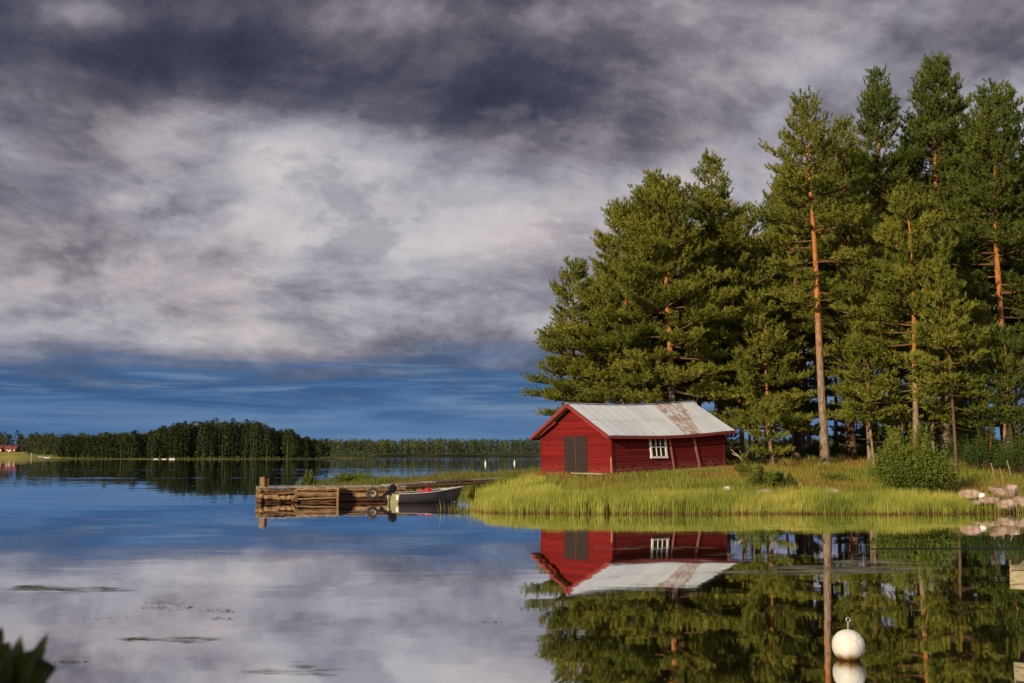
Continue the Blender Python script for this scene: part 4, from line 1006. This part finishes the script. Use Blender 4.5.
rock(1003, 493, 47.0, .68, .5, .26, 1, 'large flat rose-grey rock tilted on top of the shore rocks', rot=14)
rock(1007, 505, 45.6, .43, .4, .28, 2, 'round pale rock standing at the waterline below the large flat one')
rock(970, 495, 46.6, .46, .4, .26, 3, 'low pinkish rock left of the small white stone')
rock(982, 496, 46.3, .16, .15, .14, 4, 'small bright white stone among the shore rocks', 'white_rock')
rock(990, 501, 46.2, .5, .4, .2, 5, 'dark flat rock under the large flat tilted one')
rock(1022, 503, 46.0, .45, .4, .3, 6, 'pale rock cut by the right edge of the photo')
rock(1012, 489, 48.4, .3, .3, .24, 7, 'reddish rock behind the large flat tilted one')
rock(976, 503, 45.5, .2, .18, .13, 8, 'little grey stone in the reeds below the pinkish rock')
rock(1045, 498, 46.5, .6, .5, .35, 9, 'boulder just outside the right edge of the photo')
rock(832, 493, 49.2, .42, .3, .22, 10, 'tan half-buried stone on the bank below the bare pale trunk')
rock(727, 489, 51, .17, .15, .13, 11, 'small white stone in the grass below the right end of the shed', 'white_rock')
rock(765, 492, 50.2, .4, .3, .14, 12, 'flat grey stone hidden in the grass under the small leafy bush')
for i, (px, py, Y) in enumerate([(995, 470, 57), (1011, 467, 57.5), (1004, 474, 54.5)]):
    X = at(px, py, Y).x; z = hz(X, Y); mb = MB(); mb.tube([(X, Y, z - .1), (X - .1, Y, z + .45), (X - .2, Y, z + .85)], [.05, .04, .028], 7, rough=.1, seed=i)
    tag(mb.build('stump', M['pale_bark'], smooth=True), ['leaning broken stump behind the reddish rock', 'thin broken stump nearest the right edge of the photo', 'short stub standing low in the grass behind the large flat rock'][i], 'stump')

# ------------------------------------------------------------------ buoy, rope, near landing stage, markers
bc = onz(848.5, 662); bc.y += .17; bc.x = at(848.5, 648, bc.y).x
bu = empty('mooring_buoy', (bc.x, bc.y, .152), 0, 'round white cracked buoy with rusty bottom floating in the near water', 'buoy')
bm = bmesh.new(); bmesh.ops.create_uvsphere(bm, u_segments=48, v_segments=32, radius=.187)
for v in bm.verts: v.co *= 1 + .012 * math.sin(v.co.x * 19 + 1) * math.cos(v.co.z * 23)
me = bpy.data.meshes.new('float_ball'); bm.to_mesh(me); bm.free(); me.materials.append(M['buoy'])
for p in me.polygons: p.use_smooth = True
o = bpy.data.objects.new('float_ball', me); COL.objects.link(o); o.parent = bu
mb = MB(); mb.tube([(0, 0, .17), (.002, 0, .235), (.004, 0, .27)], .0085, 8); mb.build('rod', M['steel'], bu, smooth=True)
mb = MB(); torus(mb, .024, .006, 20, 8); o = mb.build('ring', M['steel'], bu, smooth=True); o.location = (.006, 0, .297)

j0 = at(1009.5, 563, 15.6); jz = .80
js = empty('landing_stage', (j0.x, j0.y, 0), R(-30), 'weathered timber corner of a landing stage at the right edge over the water', 'landing stage')
mb = MB(); mb.box((.0, 0, jz - .30), (4.2, .28, jz - .035), tint=.8, jit=.012); mb.build('edge_beam', M['grey_wood'], js)
mb = MB()
for k in range(7): mb.box((.01 + .12 * k, -.06 + .28 * k, jz - .033), (4.2, -.06 + .28 * k + .268, jz + .012), tint=rnd.uniform(.4, 1), jit=.006)
mb.build('deck', M['grey_wood'], js)
mb = MB(); mb.beam((.09, .29, jz - .17), (.09, 1.9, jz - .17), .14, .24, tint=.3); mb.build('edge_beam', M['grey_wood'], js)
for x, y in ((1.1, .35), (3.8, .35), (1.8, 1.8)):
    mb = MB(); mb.tube([(x, y, -1), (x, y, jz - .06)], .11, 9, tint=.4, rough=.05, seed=2); mb.build('pile', M['log'], js)
ra = onz(1120, 548.0); rbp = onz(868, 549.0); ra.z = .012
mb = MB(); mb.tube([tuple(rbp + Vector((-.5, .1, -.05)))] + [tuple(rbp.lerp(ra, k / 12) + Vector((0, 0, .008))) for k in range(13)] + [(22, 36, .2), (24, 44.5, .5)], .011, 6)
tag(mb.build('mooring_rope', M['rope']), 'taut thin black rope running low over the water in from the right edge', 'rope')

for px, py, lab in ((485.5, 464.2, 'small white marker float on the open water beyond the spit, farther from the shed'), (514.5, 463.6, 'small white marker float on the open water beyond the spit, nearer the shed gable')):
    q = onz(px, py); mb = MB(); mb.tube([(q.x, q.y, -.4), (q.x, q.y, .55)], [.26, .22], 10); mb.tube([(q.x, q.y, .55), (q.x, q.y, 1.05)], [.12, .07], 8); tag(mb.build('marker_float', M['white']), lab, 'marker')

# ------------------------------------------------------------------ far buildings and boats
def far_house(px, py, Y, w, dp, hw_, rise, rot, label, wallm, roofm, name='red_cottage', zg=3.2):
    q = at(px, py, Y); e = empty(name, (q.x, Y, zg), R(rot), label, 'cottage')
    mb = MB(); mb.add([(0, 0, 0), (w, 0, 0), (w, dp, 0), (0, dp, 0), (0, 0, hw_), (w, 0, hw_), (w, dp, hw_), (0, dp, hw_), (0, dp / 2, hw_ + rise), (w, dp / 2, hw_ + rise)], [(4, 7, 8)[::-1], (5, 6, 9)], [(0, 1, 5, 4), (1, 2, 6, 5), (2, 3, 7, 6), (3, 0, 4, 7)]); mb.build('wall', wallm, e)
    mb = MB(); s = .5
    for sg in (0, 1):
        y0, y1 = (-s, dp / 2) if sg == 0 else (dp + s, dp / 2); z0 = hw_ - rise * s / (dp / 2)
        mb.add([(-s, y0, z0), (w + s, y0, z0), (w + s, y1, hw_ + rise + .02), (-s, y1, hw_ + rise + .02), (-s, y0, z0 - .2), (w + s, y0, z0 - .2)], None, [(0, 1, 2, 3), (4, 5, 1, 0)])
    rf = mb.build('roof', roofm, e); mb = MB(); mb.box((w * .6, dp * .35, hw_ + rise * .5), (w * .6 + .9, dp * .35 + .9, hw_ + rise + 1.2)); mb.build('chimney', wallm, rf)
    for k in range(3):
        mb = MB(); x = w * (.18 + .3 * k); mb.box((x, -.08, 1.1), (x + 1.1, -.01, 2.4)); mb.build('window', M['white'], e)
    mb = MB(); mb.box((w * .36, -.07, .1), (w * .36 + .9, -.01, 2.1)); mb.build('door', M['white'], e)
M['far_red'] = principled('far_red', (.11, .012, .010), .8, .2); M['far_roof'] = principled('far_roof', (.17, .05, .04), .8, .2); M['far_roof_dark'] = principled('far_roof_dark', (.10, .04, .035), .8, .2)
far_house(4, 452, 965, 10, 7, 3.4, 2.3, 6, 'red cottage with pale red roof on the far left shore', M['far_red'], M['far_roof'], zg=4.7)
far_house(-6, 452, 975, 8, 7, 3.8, 2.6, -15, 'darker red outbuilding left of the red cottage, cut by the edge of the photo', M['far_red'], M['far_roof_dark'], 'red_outbuilding', zg=4.7)
def far_boat(px, py, lab, s=1., Y=None, rz=0., mat='white'):
    q = onz(px, py) if Y is None else at(px, py, Y); mb = MB(); V = []; F = []
    for i in range(9):
        u = i / 8; hf = .9 * (1 - max(0, (u - .4) / .6) ** 2) + .03; V += [((u - .5) * 5.2, -hf, .85 + .3 * u * u), ((u - .5) * 5.0, -hf * .6, -.1), ((u - .5) * 5.0, hf * .6, -.1), ((u - .5) * 5.2, hf, .85 + .3 * u * u)]
    for i in range(8):
        for j in range(3): a = i * 4 + j; F.append((a, a + 1, a + 5, a + 4))
        F.append((i * 4 + 3, i * 4, i * 4 + 4, i * 4 + 7))
    F.append((0, 3, 2, 1)); mb.add(V, None, F); o = mb.build('far_boat', M[mat]); o.location = (q.x, q.y, .1 if Y is None else q.z); o.rotation_euler = (0, 0, rz); o.scale = (s, s, s); return tag(o, lab, 'boat')
far_boat(156, 459.2, 'tiny pale boat at the island shore, the leftmost of three', .5, Y=612, rz=.2)
far_boat(164, 459.4, 'tiny white boat at the island shore, the middle of three', .45, Y=610, rz=-.1)
far_boat(172, 459.2, 'tiny white boat at the island shore, the rightmost of three', .6, Y=611)
far_boat(43, 457.5, 'small white boat pulled up on the far left shore', 1.15, Y=842, rz=.5)
far_boat(47.2, 458.2, 'white boat lying beside the other on the far left shore, nearer the island', .9, Y=840)
q = at(31.5, 457, 846); mb = MB(); mb.tube([(q.x, 846, .3), (q.x, 846, 3.6)], .45, 6); mb.tube([(q.x, 846, 3.6), (q.x, 846, 4.1)], [.6, .05], 6); tag(mb.build('beacon_post', M['pale_wood']), 'pale yellow beacon post on the far left shore', 'beacon')

# ------------------------------------------------------------------ floating weed and painted ripple glints on the water
def weed(name, label, patches, seed, mat):
    rs = np.random.RandomState(seed); mb = MB()
    for (px0, px1, py, th, n, l) in patches:
        for i in range(int(n * (.16 if n > 80 else .8))):
            u = rs.rand(); px = px0 + (px1 - px0) * u; yy = py + rs.normal() * th * (1.7 if n > 80 else 1.) * (1 - abs(2 * u - 1) ** 2 * .7); q = onz(px, yy); L = rs.uniform(.4, 1.) * l * (2. if n > 80 else 1.); a = rs.normal() * (.10 if n > 80 else .35); w = rs.uniform(.003, .008)
            dx, dy = math.cos(a) * L, math.sin(a) * L * .7; z = .004 + .004 * rs.rand()
            mb.add([(q.x, q.y, z), (q.x + dx * .5 + dy * .02, q.y + dy * .5 - w, z + .004), (q.x + dx, q.y + dy, z), (q.x + dx * .5, q.y + dy * .5 + w, z + .003)], None, [(0, 1, 2, 3)], rs.rand())
    return tag(mb.build(name, mat), label, 'water weed', None, 'stuff')
M['weed'] = leaf_mat('weed', [(.1, (.03, .03, .015)), (.6, (.09, .09, .04)), (1., (.16, .14, .08))], .0, 3)
M['glint_pale'] = leaf_mat('glint_pale', [(.1, (.22, .22, .17)), (.6, (.36, .35, .28)), (1., (.5, .48, .42))], .0, 3)
weed('floating_weed', 'thin dark streaks of weed and twigs floating on the open water', [(0, 110, 589.5, 1.3, 420, .35), (10, 40, 587, .8, 60, .3), (112, 205, 639, 1.2, 240, .22), (130, 190, 607, 2.5, 45, .1), (143, 192, 603, 1.4, 40, .07), (195, 232, 612, 1.6, 26, .1), (210, 232, 619, 1.4, 22, .08),
      (50, 85, 662, 1., 30, .09), (235, 330, 671, 2.8, 130, .25), (68, 130, 618, 1.2, 16, .08), (480, 500, 622, .6, 10, .1), (580, 760, 516, .4, 50, .6), (880, 1000, 516, .4, 30, .6)], 5, M['weed'])
weed('ripple_glints', 'pale ripple glints painted as thin flat streaks in front of the grove reflection', [(745, 900, 568, 1.2, 400, .8), (820, 880, 562, 1.2, 200, .6), (690, 860, 572, .9, 300, .9), (700, 900, 555, 2.5, 36, .7), (590, 700, 548, 1., 24, .8), (760, 850, 527, .8, 20, .8)], 6, M['glint_pale'])  # pale flat blades paint the sky glinting on ripples

# ------------------------------------------------------------------ leafy plant close to the camera, lower left
pl = empty('bank_plant', (-.92, 1.05, .7), 0, 'dark blurred leafy plant poking into the lower left corner close by', 'plant')
def big_leaf(mb, base, tip, w, droop, seed):
    rs = np.random.RandomState(seed); base = Vector(base); tip = Vector(tip); d = tip - base; L = d.length; d.normalize(); s = d.cross(Vector((0, -1, .35))).normalized(); up = s.cross(d); n = 9; V = []; F = []
    for i in range(n + 1):
        u = i / n; hw_ = w * math.sin(math.pi * min(1, u * .97 + .03)) ** .75 * (1 - .25 * u) ; c = base + d * L * u + up * (-droop * L * u * u)
        V += [tuple(c - s * hw_ + up * hw_ * .25), tuple(c), tuple(c + s * hw_ + up * hw_ * .25)]
    for i in range(n):
        a = i * 3; F += [(a, a + 1, a + 4, a + 3), (a + 1, a + 2, a + 5, a + 4)]
    mb.add(V, None, F, rs.uniform(.2, .9))
stm = MB(); lf = MB(); base = Vector((-.92, 1.05, .7))
def wl(px, py, Y): return at(px, py, Y) - base
for i, (a, b, w) in enumerate([((24, 690, 1.42), (46, 630, 1.46), .011), ((12, 700, 1.4), (18, 634, 1.42), .013), ((18, 684, 1.38), (50, 668, 1.34), .026), ((-6, 668, 1.44), (0, 625, 1.46), .010), ((2, 715, 1.38), (24, 655, 1.30), .030),
                                ((22, 735, 1.36), (38, 672, 1.3), .026), ((-10, 700, 1.35), (4, 645, 1.32), .028), ((0, 690, 1.4), (-30, 650, 1.38), .03), ((-20, 720, 1.4), (-50, 670, 1.36), .03), ((8, 730, 1.38), (-14, 668, 1.30), .03)]):
    big_leaf(lf, wl(*a), wl(*b), w, .12, i)
rs = np.random.RandomState(12)
for i in range(150):       # the rest of the plant, left of and below the frame
    p = Vector((rs.uniform(-.75, .18), rs.uniform(-.55, .35), rs.uniform(.25, 1.42)))
    if p.x > -.05 and p.z > 1.15: p.z -= .35
    wp = p + base
    if wp.y > .3 and wp.x / wp.y > -.50 and (wp.z - CAMH) / wp.y > -.34: continue
    q = p + Vector((rs.normal() * .06, rs.normal() * .06, rs.uniform(-.02, .08)))
    big_leaf(lf, p, q, rs.uniform(.018, .032), .15, 100 + i)
for i in range(90):  # unseen leaves added along the sun direction to shade the plant
    t = rs.uniform(.28, 1.1); p = wl(20, 665, 1.4) + Vector((SD.x, SD.y, SD.z)) * t + Vector((rs.normal(), rs.normal(), rs.normal())) * .10
    wp = p + base
    if wp.x / max(wp.y, .05) > -.56: continue
    big_leaf(lf, p, p + Vector((rs.normal() * .07, rs.normal() * .07, rs.uniform(-.02, .1))), rs.uniform(.025, .04), .15, 400 + i)
for i in range(16):
    a = Vector((rs.uniform(-.1, .1), rs.uniform(-.1, .1), 0)); b = Vector((rs.uniform(-.6, .05), rs.uniform(-.4, .3), rs.uniform(.9, 1.3))); stm.tube([tuple(a), tuple(a.lerp(b, .5) + Vector((0, 0, .08))), tuple(b)], [.007, .005, .003], 5)
stm.tube([(0, 0, 0), tuple(wl(16, 760, 1.38)), tuple(wl(16, 690, 1.4))], [.007, .005, .003], 5)
stm.build('stems', M['bark_dark'], pl); lf.build('foliage', M['near_leaves'], pl)
